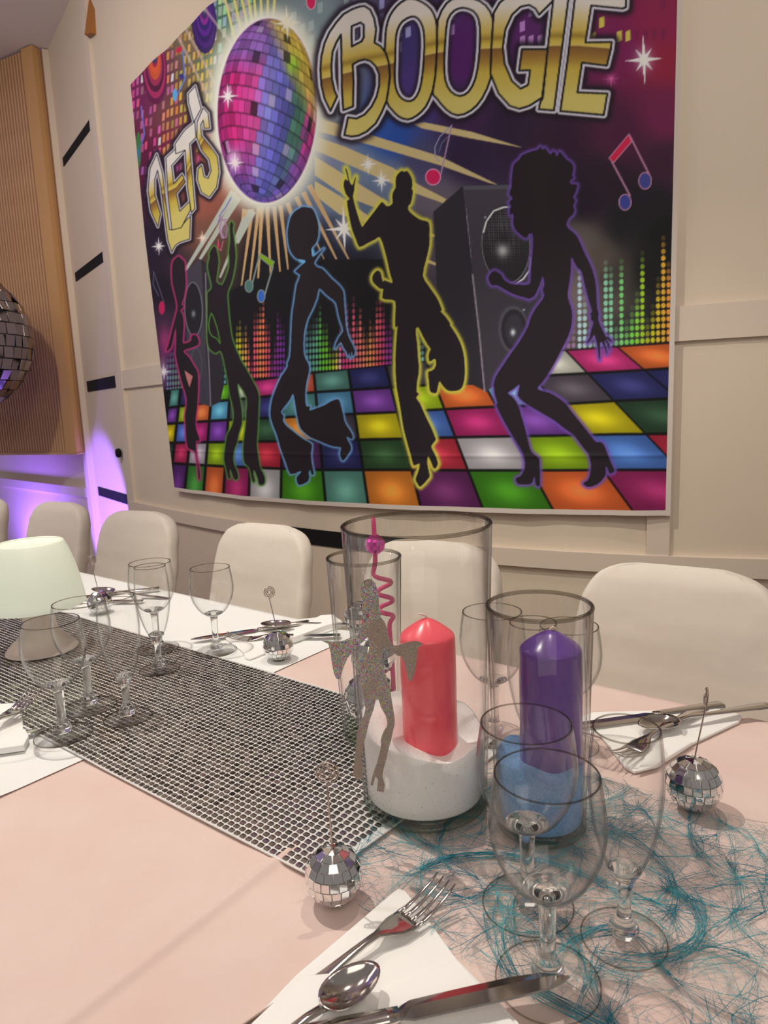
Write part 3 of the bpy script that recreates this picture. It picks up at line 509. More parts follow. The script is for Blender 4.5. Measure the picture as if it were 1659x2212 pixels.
star(795, 355, 26); star(824, 390, 28); star(743, 494, 52); star(1391, 129, 56, asp=.75); star(1320, 170, 30, (205, 90, 140), th=.03); star(343, 532, 22, (235, 222, 200)); star(437, 514, 18, (235, 200, 170)); blob(302, 462, 5, 8, (190, 130, 150), .6)
# --- dancers
BK = (35, 25, 28)
def dancer(pts, k, R, holes=(), w_=2.6, a=.95):
    pts = sm(pts, 2); glow(pts, R, k, a, core=w_); paint(fill(pts), BK)
    for h in holes: glow(h, R*.6, k, .5) if False else None
d5 = H_([(595, 95), (620, 130), (650, 110), (690, 165), (720, 185), (745, 150), (770, 165), (790, 215), (820, 155), (860, 190), (905, 245), (955, 280), (985, 320), (985, 370), (975, 430), (985, 470), (945, 500), (960, 540), (1030, 545), (1025, 600), (1000, 660), (985, 700), (1010, 740), (985, 790), (1000, 850), (985, 900), (950, 930), (925, 960), (905, 1020), (930, 1070), (990, 1120), (1040, 1180), (1090, 1290), (1130, 1380), (1180, 1480), (1220, 1580), (1250, 1700), (1265, 1850), (1270, 2000), (1290, 2080)]) + \
 I_([(1332, 10), (1332, 60), (1350, 110), (1380, 170), (1410, 228), (1440, 235), (1472, 280), (1465, 292), (1432, 265), (1408, 258), (1442, 300), (1450, 370), (1440, 368), (1422, 310), (1395, 272), (1400, 300), (1425, 408), (1414, 408), (1385, 320), (1355, 285), (1345, 330), (1347, 460), (1335, 458), (1320, 330), (1290, 220), (1280, 215), (1240, 280), (1215, 297), (1215, 284), (1240, 230), (1250, 170), (1280, 80), (1255, 60), (1250, 10)]) + \
 H_([(1190, 2085), (1210, 2060), (1180, 1960), (1150, 1850), (1120, 1730), (1085, 1585), (1040, 1545), (1000, 1480), (965, 1408), (960, 1500), (955, 1600), (940, 1720), (918, 1850), (935, 1940), (960, 2010), (975, 2100)]) + \
 I_([(1055, 20), (1045, 120), (1010, 230), (960, 330), (910, 430), (850, 540), (790, 640), (740, 710), (688, 772), (730, 800), (820, 825), (900, 870), (980, 930), (1040, 1010), (1120, 1110), (1200, 1210), (1270, 1300), (1310, 1343), (1350, 1340), (1385, 1365), (1410, 1420), (1440, 1500), (1475, 1580), (1500, 1648), (1450, 1675), (1435, 1640), (1410, 1600), (1408, 1680), (1370, 1740), (1310, 1790), (1230, 1815), (1190, 1800), (1170, 1775), (1215, 1745), (1240, 1690), (1250, 1600), (1245, 1540), (1225, 1470), (1170, 1400), (1110, 1320), (1060, 1260), (960, 1190), (860, 1110), (740, 1040), (620, 970), (530, 910), (485, 860), (480, 830), (500, 735), (440, 780), (375, 825), (420, 860), (460, 910), (495, 980), (520, 1070), (550, 1170), (580, 1290), (610, 1410), (640, 1460), (690, 1500), (710, 1550), (714, 1790), (670, 1790), (655, 1700), (640, 1750), (610, 1785), (485, 1785), (460, 1725), (510, 1700), (540, 1650), (555, 1600), (550, 1510), (520, 1430), (470, 1350), (410, 1250), (340, 1130), (270, 990), (255, 940), (265, 930), (240, 850), (230, 770), (225, 740), (250, 650), (320, 540), (400, 420), (480, 310), (560, 180), (600, 90)]) + \
 H_([(480, 2130), (540, 2020), (625, 1910), (635, 1850), (620, 1800), (640, 1740), (622, 1640), (600, 1700), (560, 1800), (520, 1880), (450, 1912)]) + E_([(960, 752), (900, 735), (850, 710), (815, 690), (790, 690), (775, 660), (785, 635), (805, 622), (835, 640), (850, 665), (880, 683), (920, 687), (968, 686)]) + \
 H_([(475, 1650), (485, 1500), (500, 1350), (505, 1250), (500, 1150), (480, 1130), (450, 1142), (430, 1185), (380, 1165), (340, 1130), (290, 1080), (270, 1000), (275, 930), (260, 890), (235, 912), (225, 860), (240, 800), (220, 760), (262, 710), (225, 670), (230, 620), (250, 570), (250, 500), (260, 400), (280, 300), (340, 250), (370, 200), (430, 170), (500, 145), (560, 130)])
d4 = J_([(150, 125), (175, 190), (190, 270), (215, 325), (235, 320), (262, 240), (272, 242), (255, 330), (250, 400), (235, 460), (255, 560), (290, 680), (340, 825), (370, 800), (440, 710), (510, 620), (577, 533), (615, 560), (650, 585), (707, 550), (703, 470), (720, 400), (745, 360), (745, 260), (770, 200), (820, 160), (850, 175), (875, 158), (910, 195), (940, 260), (945, 330), (938, 380), (952, 397), (945, 460), (925, 550), (900, 575), (895, 620), (930, 665), (1000, 720), (1060, 750), (1140, 775), (1150, 900), (1148, 1050), (1110, 1220), (1070, 1410), (1130, 1520), (1200, 1620), (1250, 1700), (1300, 1828), (1275, 1832), (1340, 1900), (1400, 1990)]) + \
 K_([(1060, 120), (1140, 240), (1200, 370), (1230, 500), (1240, 640), (1235, 760), (1215, 850), (1170, 900), (1080, 912), (1020, 895), (970, 840), (935, 795), (920, 850), (900, 932), (850, 932), (820, 900), (810, 800), (800, 690), (830, 672), (870, 650), (897, 590), (890, 540), (870, 528), (820, 560), (805, 500), (820, 435), (832, 410), (790, 350), (740, 260), (700, 180), (680, 150), (655, 165), (655, 220), (670, 350), (680, 500), (690, 600), (688, 700), (670, 800), (665, 920), (694, 945), (658, 990), (700, 1050), (740, 1140), (790, 1250), (840, 1350), (880, 1450), (890, 1500), (838, 1572), (880, 1660), (920, 1780), (875, 1842), (840, 1770), (802, 1690), (790, 1750), (800, 1830), (820, 1920), (800, 1960), (710, 2055), (670, 2010), (650, 1970), (665, 1920), (690, 1850), (695, 1775), (630, 1802), (600, 1700), (560, 1560), (510, 1370), (490, 1250), (460, 1060), (430, 900), (415, 750), (410, 600), (415, 400), (430, 180), (442, 130), (408, 150)]) + \
 J_([(740, 1880), (740, 1720), (660, 1700), (585, 1682), (597, 1578), (560, 1570), (500, 1520), (470, 1480), (465, 1430), (490, 1380), (530, 1350), (565, 1375), (580, 1440), (600, 1495), (610, 1465), (707, 1502), (680, 1400), (650, 1260), (610, 1100), (558, 955), (500, 980), (400, 1030), (312, 1072), (270, 980), (230, 880), (200, 760), (180, 650), (163, 520), (197, 500), (150, 440), (122, 340), (130, 280), (150, 260), (175, 282), (165, 220), (145, 150)])
d3 = L_([(570, 165), (620, 170), (680, 180), (712, 200), (740, 250), (770, 340), (785, 420), (785, 520), (770, 600), (740, 660), (698, 705), (695, 770), (710, 832), (780, 780), (858, 718), (800, 790), (740, 880), (733, 930), (780, 970), (830, 985), (880, 1030), (960, 1120), (1040, 1190), (1110, 1280), (1125, 1400), (1135, 1550), (1150, 1750), (1180, 1880), (1230, 1980), (1268, 2080), (1245, 2150), (1225, 2080), (1215, 2170), (1195, 2100), (1180, 2150), (1160, 2090), (1120, 2030), (1085, 1960), (1040, 2000), (1008, 2045), (1020, 1980), (1070, 1880), (1117, 1810), (1085, 1700), (1055, 1600), (1020, 1440), (940, 1370), (880, 1320), (795, 1245), (760, 1380), (700, 1530), (640, 1650), (600, 1800), (585, 1950), (590, 2100)]) + \
 M__([(650, 230), (690, 300), (700, 400), (670, 520), (650, 640), (645, 760), (655, 880), (680, 902), (712, 893), (705, 957), (800, 925), (920, 880), (1000, 830), (1080, 800), (1122, 810), (1150, 900), (1180, 1020), (1200, 1120), (1250, 1200), (1300, 1280), (1312, 1340), (1285, 1352), (1228, 1318), (1240, 1370), (1280, 1440), (1285, 1510), (1240, 1580), (1180, 1657), (1150, 1620), (1135, 1550), (1152, 1475), (1050, 1460), (930, 1420), (840, 1380), (720, 1330), (620, 1250), (570, 1180), (540, 1060), (520, 950), (500, 820), (475, 712), (430, 800), (370, 880), (303, 972), (340, 1030), (330, 1090), (370, 1160), (440, 1220), (540, 1300), (640, 1370), (737, 1430), (725, 1550), (735, 1680), (760, 1800), (765, 1852), (735, 1850), (715, 1788), (695, 1830), (700, 1900), (670, 1960), (560, 2000), (530, 1940), (530, 1890), (592, 1818), (560, 1810), (440, 1847), (380, 1700), (300, 1480), (250, 1300), (190, 1150), (160, 1030), (165, 900), (190, 770), (240, 640), (310, 480), (380, 380), (407, 320), (398, 290), (438, 180)]) + \
 L_([(430, 1800), (440, 1600), (470, 1400), (500, 1200), (547, 1068), (478, 1020), (612, 900), (590, 868), (520, 860), (470, 830), (420, 760), (395, 680), (380, 580), (380, 480), (400, 370), (430, 280), (480, 220), (530, 190)])
d2 = N_([(1000, 330), (1020, 360), (1010, 420), (1025, 520), (1040, 650), (1045, 750), (1035, 850), (1015, 960), (990, 1060), (960, 1130), (945, 1200), (950, 1300), (960, 1430), (980, 1600), (1000, 1720), (1040, 1830), (1090, 1940)]) + \
 O_([(1140, 250), (1200, 340), (1260, 450), (1320, 560), (1370, 660), (1385, 760), (1380, 900), (1375, 1050), (1365, 1250), (1355, 1400), (1375, 1550), (1400, 1700), (1440, 1780), (1465, 1850), (1460, 1920), (1420, 1945), (1385, 1925), (1370, 1850), (1320, 1738), (1310, 1800), (1330, 1890), (1300, 1895), (1275, 1780), (1250, 1700), (1195, 1650), (1175, 1550), (1175, 1400), (1190, 1250), (1210, 1100), (1215, 950), (1222, 755), (1108, 568), (1095, 600), (1115, 720), (1140, 850), (1155, 1000), (1150, 1120), (1110, 1250), (1085, 1370), (1045, 1480), (1035, 1600), (1060, 1700), (1090, 1770), (1100, 1850), (1060, 1870), (1035, 1830), (1008, 1755), (990, 1728), (985, 1790), (998, 1845), (970, 1850), (950, 1760), (930, 1680), (910, 1580), (925, 1450), (940, 1340), (960, 1250), (1010, 1160), (1040, 1060), (1045, 950), (1020, 820), (990, 700), (960, 500), (920, 300), (890, 160), (850, 108), (800, 142), (740, 110), (700, 50)]) + \
 N_([(706, 1700), (708, 1500), (712, 1300), (708, 1180), (750, 1140), (762, 1080), (730, 950), (715, 850), (735, 760), (735, 700), (760, 650), (790, 620), (810, 640), (830, 720), (840, 800), (830, 900), (813, 1042), (870, 1080), (900, 1060), (970, 870), (965, 700), (980, 560), (975, 450), (975, 370), (985, 330)])
d1 = N_([(365, 740), (320, 770), (290, 830), (285, 950), (295, 1080), (325, 1200), (352, 1340), (330, 1450), (280, 1640), (245, 1790), (218, 1872), (272, 1830), (300, 1720), (330, 1595), (335, 1750)]) + \
 O_([(250, 150), (270, 260), (300, 400), (340, 560), (380, 680), (400, 780), (395, 880), (375, 1000), (385, 1130), (390, 1250), (400, 1370), (430, 1450), (510, 1485), (530, 1560), (550, 1700), (563, 1862), (582, 1850), (575, 1750), (545, 1600), (530, 1480), (528, 1340), (577, 1350), (560, 1270), (530, 1180), (520, 1060), (540, 900), (550, 750), (555, 600), (550, 410), (500, 320), (430, 200), (352, 118)]) + \
 N_([(490, 1840), (592, 1800), (602, 1740), (570, 1680), (520, 1690), (510, 1750), (418, 1782), (415, 1700), (425, 1550), (410, 1430), (383, 1390), (427, 1340), (398, 1310), (430, 1220), (450, 1050), (440, 900), (435, 810), (400, 770)])
dancer(d1, (190, 48, 100), 2.6, w_=1.2, a=.85); paint(fill(O_([(370, 380), (400, 500), (440, 612), (465, 520), (482, 460), (430, 420)])), (190, 110, 100))
dancer(d2, (84, 128, 52), 2.6, w_=1.2, a=.85); hole = N_([(755, 1420), (725, 1540), (730, 1620), (760, 1690), (822, 1722), (860, 1780), (838, 1650), (800, 1520)]); line(sm(hole, 2), 2.6, (80, 130, 45), True, .9)
dancer(d3, (108, 148, 182), 3.0, w_=1.6, a=.9); glow(L_([(545, 885), (600, 900)]), 4, (110, 180, 215), .9, False); glow(L_([(705, 740), (720, 790)]), 4, (110, 180, 215), .9, False); paint(fill(sm(d3, 2)), BK)
dancer(d4, (206, 188, 66), 5.0, w_=2.4)
dancer(d5, (112, 72, 150), 4.6, w_=1.6, a=.85)
# --- lettering
GOLD = [(-400, (214, 195, 178)), (-92, (214, 194, 172)), (-62, (206, 178, 120)), (-34, (196, 160, 70)), (-22, (150, 116, 42)), (-12, (196, 160, 60)), (-1, (204, 172, 84)), (1, (122, 80, 38)), (22, (150, 105, 42)), (50, (190, 156, 58)), (110, (202, 176, 90)), (300, (205, 180, 96))]
def gold(tr, sc):
    def f(X, Y): d = (Y-np.interp(X, [a for a, _ in tr], [b for _, b in tr]))/sc; return np.stack([np.interp(d, [a for a, _ in GOLD], [b[i] for _, b in GOLD]) for i in range(3)], -1)
    return f
def letters(LS, tr, sc, wb, we):
    for P_, hs_ in LS: glow(P_, 11*sc+3, (24, 14, 24), .85, core=we)
    for P_, hs_ in LS:
        for q in (P_,)+tuple(hs_): line(q, we*2, (206, 190, 186), True, soft=1.2)
    for P_, hs_ in LS:
        paint(fill(P_), gold(tr, sc)); line(P_, wb, (20, 18, 18), True)
        for h in hs_:
            paint(fill(h), hs_[h]) if isinstance(hs_, dict) else None
F_ = lambda L: px(640, 0, 4.608, L); GG = lambda L: px(1000, 0, 3.77, L)
back = CV.copy()
def restore(h, we, wb, k=None):
    m_ = fill(h)
    if m_ is None: return
    M_, y0, x0 = m_; sl = (slice(y0, y0+M_.shape[0]), slice(x0, x0+M_.shape[1])); v = CV[sl]; v += (back[sl]-v)*M_[..., None]
    r = dist(h, 26, True); Dm = np.zeros((AH, AW), np.float32); Dm[r[1]:r[1]+r[0].shape[0], r[2]:r[2]+r[0].shape[1]] = np.exp(-(np.maximum(r[0]-we, 0)/7)**2); paint((M_*Dm[sl]*.85, y0, x0), (30, 18, 32))
    D2 = np.zeros((AH, AW), np.float32); D2[r[1]:r[1]+r[0].shape[0], r[2]:r[2]+r[0].shape[1]] = np.clip((we-r[0])/1.5+.5, 0, 1); paint((M_*D2[sl], y0, x0), (206, 190, 186)); line(h, wb, (20, 18, 18), True)
LB_ = [(F_([(1150, -15), (1250, 20), (1340, 90), (1390, 200), (1402, 350), (1397, 560), (1390, 750), (1355, 910), (1290, 1060), (1200, 1150), (1110, 1190), (1020, 1160), (950, 1090), (900, 1010), (885, 800), (880, 600), (885, 400), (895, 280), (930, 160), (1000, 60), (1080, 0)]), F_([(1150, 165), (1210, 185), (1255, 260), (1275, 380), (1270, 560), (1255, 750), (1225, 900), (1170, 990), (1100, 1005), (1030, 960), (990, 870), (980, 750), (985, 600), (990, 400), (1010, 290), (1060, 210)])),
 (G_([(670, -15), (740, 5), (785, 50), (801, 120), (798, 250), (788, 350), (750, 440), (700, 495), (640, 517), (590, 492), (545, 440), (528, 415), (540, 340), (548, 200), (551, 90), (590, 15), (630, -8)]), G_([(665, 35), (710, 50), (735, 90), (740, 160), (735, 260), (720, 350), (690, 410), (650, 430), (610, 410), (585, 360), (580, 280), (585, 180), (595, 90), (625, 48)])),
 (GG([(250, 105), (300, 20), (380, -40), (460, -62), (560, -50), (630, -15), (735, -70), (740, 0), (620, 120), (590, 70), (540, 40), (470, 55), (400, 120), (345, 240), (325, 380), (340, 520), (400, 660), (470, 722), (530, 692), (547, 572), (458, 575), (480, 400), (692, 400), (645, 795), (540, 862), (460, 887), (380, 862), (290, 762), (224, 600), (232, 380)]), None),
 (GG([(735, 0), (742, -90), (862, -90), (858, 0), (800, 450), (742, 900), (618, 890), (630, 830), (650, 800), (690, 400), (712, 200)]), None),
 (GG([(910, 0), (918, -90), (1335, -90), (1325, 60), (1300, 70), (1045, 45), (998, 345), (1212, 342), (1205, 400), (1172, 535), (970, 510), (933, 752), (1177, 762), (1147, 937), (793, 905), (850, 500)]), None),
 (F_([(680, 60), (735, 95), (775, 180), (795, 290), (780, 425), (840, 460), (890, 525), (920, 620), (932, 750), (920, 870), (900, 1000), (850, 1120), (790, 1230), (700, 1310), (620, 1350), (550, 1360), (478, 1345), (515, 1168), (600, 1180), (680, 1140), (750, 1060), (800, 960), (825, 850), (825, 740), (790, 660), (740, 610), (680, 592), (620, 608), (562, 640), (570, 800), (565, 1060), (468, 1097), (455, 900), (450, 600), (445, 345), (400, 420), (360, 520), (350, 640), (355, 780), (380, 900), (407, 960), (340, 1105), (280, 980), (250, 850), (240, 700), (250, 560), (280, 430), (330, 320), (400, 220), (470, 140), (560, 90), (630, 65)]), F_([(550, 262), (640, 225), (672, 250), (672, 370), (650, 412), (553, 462)]))]
TRB = [(690, 172), (740, 160), (780, 150), (830, 141), (900, 124), (945, 114), (1035, 106), (1120, 102), (1200, 99), (1250, 99), (1320, 105)]
def word(LS, tr, sc, wb, we):
    for P_, h in LS: glow(P_, 9*sc, (24, 14, 24), .85, core=we+2)
    for P_, h in LS: line(P_, we*2, (206, 190, 186), True, soft=1.2)
    for P_, h in LS:
        paint(fill(P_), gold(tr, sc)); line(P_, wb, (20, 18, 18), True)
        if h: restore(h, we, wb)
sq = lambda P_: sm(P_, 2)
word([(P_ if i in (3, 4) else P_, h) for i, (P_, h) in enumerate([(sq(LB_[0][0]), sq(LB_[0][1])), (sq(LB_[1][0]), sq(LB_[1][1])), LB_[2], LB_[3], LB_[4], LB_[5]])], TRB, 1., 4.6, 7)
A_ = lambda L: px(0, 0, 2.9625, L)
LT = [(A_([(1003, 985), (1040, 1110), (1062, 1300), (1085, 1470), (1155, 1455), (1200, 1400), (1219, 1385), (1214, 1530), (1150, 1550), (1120, 1572), (1100, 1614), (1075, 1540), (1050, 1350), (1030, 1200), (1008, 1090), (990, 1150), (992, 1250), (1027, 1370), (1010, 1452), (965, 1350), (948, 1220), (960, 1080)]), None),
 (A_([(1062, 1010), (1175, 905), (1182, 965), (1098, 1060), (1112, 1175), (1165, 1115), (1187, 1165), (1128, 1240), (1150, 1352), (1213, 1290), (1220, 1340), (1160, 1457), (1100, 1472), (1075, 1250)]), None),
 (A_([(1120, 922), (1180, 835), (1247, 778), (1252, 850), (1255, 880), (1213, 920), (1232, 1150), (1247, 1335), (1225, 1362), (1200, 1200), (1185, 960), (1125, 985)]), None),
 (A_([(1205, 600), (1250, 550), (1287, 695), (1240, 782), (1208, 660)]), None),
 (A_([(1300, 690), (1332, 725), (1342, 820), (1308, 822), (1300, 770), (1284, 800), (1290, 870), (1340, 930), (1390, 1000), (1402, 1100), (1385, 1200), (1340, 1262), (1290, 1232), (1263, 1150), (1268, 1080), (1290, 1058), (1305, 1130), (1332, 1142), (1352, 1090), (1338, 1020), (1290, 960), (1260, 880), (1262, 780)]), None)]
word(LT, [(320, 445), (350, 420), (380, 405), (400, 380), (420, 340), (440, 300), (470, 300)], .55, 1.8, 3.2)
# --- put the cloth on the wall
IL = A((.70, .575, .46))                    # lamp colour on the wall when the colours were read
LIN = np.where(CV/255 <= .04045, CV/255/12.92, ((CV/255+.055)/1.055)**2.4)/IL*.80; LIN = np.clip(LIN, 0, .95)
CVb = LIN
nx, nz = 720, 810; TXR, OFF = .742, .024
def wv(x): return .0025*np.sin(x*21)+.0015*np.sin(x*47+1)
sq_ = np.linspace(0, 1, nx+1)[:, None]; tq = np.linspace(0, 1, nz+1)[None, :]
xb = -.891+sq_*(TXR+.891); zb_ = np.interp(xb, [-.9, -.5, -.06, .25, .49, .75], [.078, .0755, .082, .088, .091, .0955]); zt_ = np.interp(xb, [-.94, -.68, -.47, .75], [1.721, 1.74, 1.768, 1.80])
Z = zb_+(zt_-zb_)*tq; xl = np.interp(Z, [.078, .64, 1.14, 1.72], [-.891, -.911, -.937, -.940]); X = xl+sq_*(TXR-xl)
sl_ = -.71+.426*X; nn = np.hypot(sl_, 1); o_ = OFF+wv(X)+.002*np.exp(-((Z-.24)/.006)**2); P = np.stack([X+o_*sl_/nn, 2.19-.71*X+.213*X*X-o_/nn, Z], -1)
q = P.reshape(-1, 3)-CAM; d = q@FW; PX = CX+FP*(q@RT)/d; PYy = CY-FP*(q@UP)/d
fx = np.clip(PX-AX-.5, 0, AW-1.01); fy = np.clip(PYy-AY-.5, 0, AH-1.01); x0 = fx.astype(int); y0 = fy.astype(int); ax = (fx-x0)[:, None]; ay = (fy-y0)[:, None]
CC = CVb[y0, x0]*(1-ax)*(1-ay)+CVb[y0, x0+1]*ax*(1-ay)+CVb[y0+1, x0]*(1-ax)*ay+CVb[y0+1, x0+1]*ax*ay
tapm = bpy.data.materials.new('printed_fabric'); tapm.use_nodes = True; bs = tapm.node_tree.nodes['Principled BSDF']; at = tapm.node_tree.nodes.new('ShaderNodeVertexColor'); at.layer_name = 'print'; tapm.node_tree.links.new(at.outputs[0], bs.inputs['Base Color']); bs.inputs['Roughness'].default_value = .7; bs.inputs['Specular IOR Level'].default_value = .3
i, j = np.meshgrid(np.arange(nx), np.arange(nz), indexing='ij'); a = (i*(nz+1)+j).ravel()
tap_o = npmesh('tapestry', P.reshape(-1, 3), np.stack([a, a+nz+1, a+nz+2, a+1], 1), tapm, smooth=True)
ca = tap_o.data.color_attributes.new('print', 'FLOAT_COLOR', 'POINT'); ca.data.foreach_set('color', np.concatenate([CC, np.ones((len(CC), 1))], 1).astype(np.float32).ravel())
tag(tap_o, 'large printed disco party wall banner reading LET\'S BOOGIE with five black dancer silhouettes', 'banner')
HEM = mat('banner_hem', (215, 205, 196), .8); hm = MB(); xs = xb[::12, 0]; bz = zb_[::12, 0]
hm.loft([[wallp(x, OFF+.001+wv(x), b_-.013), wallp(x, OFF+.001+wv(x), b_+.001), wallp(x, OFF-.003+wv(x), b_+.001), wallp(x, OFF-.003+wv(x), b_-.013)] for x, b_ in zip(xs, bz)])
hm.loft([[wallp(x, OFF+.001, z), wallp(x, OFF-.004, z), wallp(x+.011, OFF-.004, z), wallp(x+.011, OFF, z)] for x, z in ((TXR-.0005, .082), (TXR-.0005, 1.80))])
hm.make('hem', HEM, tap_o)
# ================================================================== CHAIRS
def rrect(hx, hy, r, n=5, z=0., cx=0., cy=0., bow=0.):
    pts = []
    for sx, sy, a0 in ((1, 1, 0), (-1, 1, PI/2), (-1, -1, PI), (1, -1, 3*PI/2)):
        for k in range(n+1):
            a = a0+PI/2*k/n; x = sx*(hx-r)+r*math.cos(a); y = sy*(hy-r)+r*math.sin(a); pts.append((cx+x, cy+y+bow*(x/hx)**2, z))
    return pts
def make_chair(label):
    t = empty('covered_chair'); tag(t, label, 'chair', None)
    rings = []; top = .118; H_ = .40
    for q in np.linspace(0, 1, 30):                 # backrest: rounded top corners, sides flare downwards
        z = top-H_*q; d = top-z
        hx = .182-.028*(1-q) - (.085-math.sqrt(max(0, .085**2-(.085-min(d, .085))**2)))*.9
        hy = .026*min(1, math.sqrt(min(1, d/.03+.02)))
        rings.append(rrect(max(hx, .03), max(hy, .004), max(.004, min(hy, hx)*.85), 5, z, 0, .035-.10*q+.0, -.028))
    b = MB().loft(rings[::-1]); o = b.make('backrest_cover', CHAIR, t, True)
    md = o.modifiers.new('s', 'SUBSURF'); md.levels = md.render_levels = 1
    tx = bpy.data.textures.get('wrinkle') or bpy.data.textures.new('wrinkle', 'CLOUDS'); tx.noise_scale = .12
    md = o.modifiers.new('d', 'DISPLACE'); md.texture = tx; md.strength = .014; md.mid_level = .5
    rings = [rrect(.20, .20, .05, 5, -.275, 0, -.24), rrect(.212, .212, .05, 5, -.29, 0, -.24), rrect(.212, .212, .05, 5, -.34, 0, -.24), rrect(.205, .205, .03, 5, -.742, 0, -.22)]
    o = MB().loft(rings[::-1]).make('seat_cover', CHAIR, t, True)
    return t
chairs = [(.285, 1.155, 0, 'cream covered chair at the right edge, behind the mirror ball and napkin set'),
          (.765, 1.155, .03, 'cream covered chair seen through the tall glass cylinder vase'),
          (1.262, 1.15, .0, 'cream covered chair left of the large vase, under the black wall slot'),
          (1.80, 1.15, .10, 'cream covered chair with a creased top, in front of the purple lit wall corner'),
          (2.28, 1.16, .05, 'cream covered chair behind the white table lamp'),
          (2.78, 1.13, .0, 'cream covered chair cut by the left edge of the picture, last of the row')]
pc = None
for u, w_, a, lab in chairs:
    if pc is None: pc = o = make_chair(lab)
    else: o = copy_tree(pc); o['label'] = lab
    o.location = W(u, w_); o.rotation_euler = (0, 0, ANG+PI+a); o['group'] = 'covered chairs along the far side of the table'
# ================================================================== GLASSWARE
def bez(pts, n=6):                                  # smooth a profile with Catmull-Rom
    P = [pts[0]]+list(pts)+[pts[-1]]; out = []
    for i in range(1, len(P)-2):
        for k in range(n):
            t = k/n; out.append(tuple(.5*(2*P[i][c]+(P[i+1][c]-P[i-1][c])*t+(2*P[i-1][c]-5*P[i][c]+4*P[i+1][c]-P[i+2][c])*t*t+(3*P[i][c]-P[i-1][c]-3*P[i+1][c]+P[i+2][c])*t**3) for c in (0, 1)))
    out.append(tuple(pts[-1])); return out
def ring(r, z, a, n=8):
    return [(r+a*math.cos(2*PI*k/n), z+a*math.sin(2*PI*k/n)) for k in range(n)]
def make_glass(name, prof, rb, h, rr, stem, label, cat):
    t = empty(name); tag(t, label, cat)
    P = bez(prof, 6); th = .0011
    inner = [(max(r-th, 0), z+(th if i == 0 else 0)) for i, (r, z) in enumerate(P)]
    b = MB().lathe([(0, P[0][1])]+P+inner[::-1]+[(0, P[0][1]+.003)], 48); bo = b.make('bowl', GLASS, t, True)
    MB().lathe(ring(rr-th/2, h, .0007), 48, closed=True).make('rim', RIMG, bo, True)
    S_ = bez(stem, 5); MB().lathe([(0, S_[0][1])]+S_+[(0, S_[-1][1])], 24).make('stem', SOLID, t, True)
    ft = [(0, 0), (rb-.0008, 0), (rb, .0008), (rb-.0006, .0016), (rb*.7, .0026), (rb*.4, .0042), (.009, .006), (0, .006)]
    fo = MB().lathe(ft, 48).make('foot', GLASS, t, True); MB().lathe(ring(rb, .0009, .0006), 48, closed=True).make('foot_edge', RIMG, fo, True)
    return t
WINE = [(.0055, .066), (.015, .0695), (.0255, .079), (.0345, .096), (.0385, .115), (.0375, .133), (.0345, .154)]
WSTEM = [(.0105, .006), (.0115, .010), (.0085, .016), (.0062, .022), (.0055, .035), (.0058, .050), (.0066, .062), (.0105, .0672), (.0165, .0706), (.0135, .0725), (.006, .0745)]
FLU = [(.0045, .050), (.011, .056), (.0185, .075), (.0242, .100), (.0262, .125), (.0250, .150), (.0232, .166)]
FSTEM = [(.0100, .006), (.0110, .010), (.0082, .015), (.0055, .020), (.0048, .030), (.0055, .042), (.0085, .0512), (.0120, .0572), (.0095, .0600), (.004, .0625)]
GW = 'wine glasses on the table'; GF = 'champagne flutes on the table'
wines = [((1183, 2119), 0, 1.0, 'clear wine glass nearest the camera, with the knife tip over its foot', 1),
         ((1140, 1953), 0, 1.0, 'clear wine glass standing between the front wine glass and the purple candle vase', 1),
         ((-1, .121, .771), 0, 1.0, 'clear wine glass just behind the pink candle vase, left of the small vase', 0),
         ((-1, .202, .738), 0, .935, 'clear wine glass hidden directly behind the purple candle', 0),
         ((138, 1588), .0026, .97, 'wine glass nearest the left edge, its foot over the runner edge and a knife', 1),
         ((195, 1527), .0026, .97, 'wine glass on the runner, between the lamp and the left champagne flute', 1),
         ((341, 1401), .002, .98, 'wine glass on the far side seen through the champagne flute', 1),
         ((468, 1406), .0016, .93, 'wine glass on the white cloth, left of the far mirror ball card holder', 1)]
g0 = None
for q, zb, sc, lab, isp in wines:
    if g0 is None: g0 = o = make_glass('wine_glass', WINE, .0355, .154, .0345, WSTEM, lab, 'glass')
    else: o = copy_tree(g0); o['label'] = lab
    o.location = T(q[0], q[1], zb+.0015) if isp else (q[1], q[2], .002); o.scale = (sc,)*3; o['group'] = GW
for i, (u, w_) in enumerate(((2.02, .80), (2.10, .70), (2.18, .60))):
    o = copy_tree(g0); o['label'] = 'far left wine glass, %s' % ('rim showing right of the lamp shade top', 'rims showing left above the lamp shade', 'farthest of those behind the lamp')[i]; o.location = W(u, w_, .004); o['group'] = GW
f0 = None
for q, zb, sc, lab, isp in [((1347, 2027), 0, 1.0, 'champagne flute nearest the camera, right of the front wine glass', 1),
         ((-1, .1475, .674), 0, 1.03, 'champagne flute behind the purple candle, seen through the small vase', 0),
         ((277, 1550), .0026, 1.0, 'champagne flute in the middle of the silver runner, left half', 1),
         ((345, 1446), .002, 1.0, 'champagne flute at the far edge of the runner, in front of a wine glass', 1)]:
    if f0 is None: f0 = o = make_glass('champagne_flute', FLU, .0305, .166, .0232, FSTEM, lab, 'glass')
    else: o = copy_tree(f0); o['label'] = lab
    o.location = T(q[0], q[1], zb+.0015) if isp else (q[1], q[2], .002); o.scale = (sc,)*3; o['group'] = GF
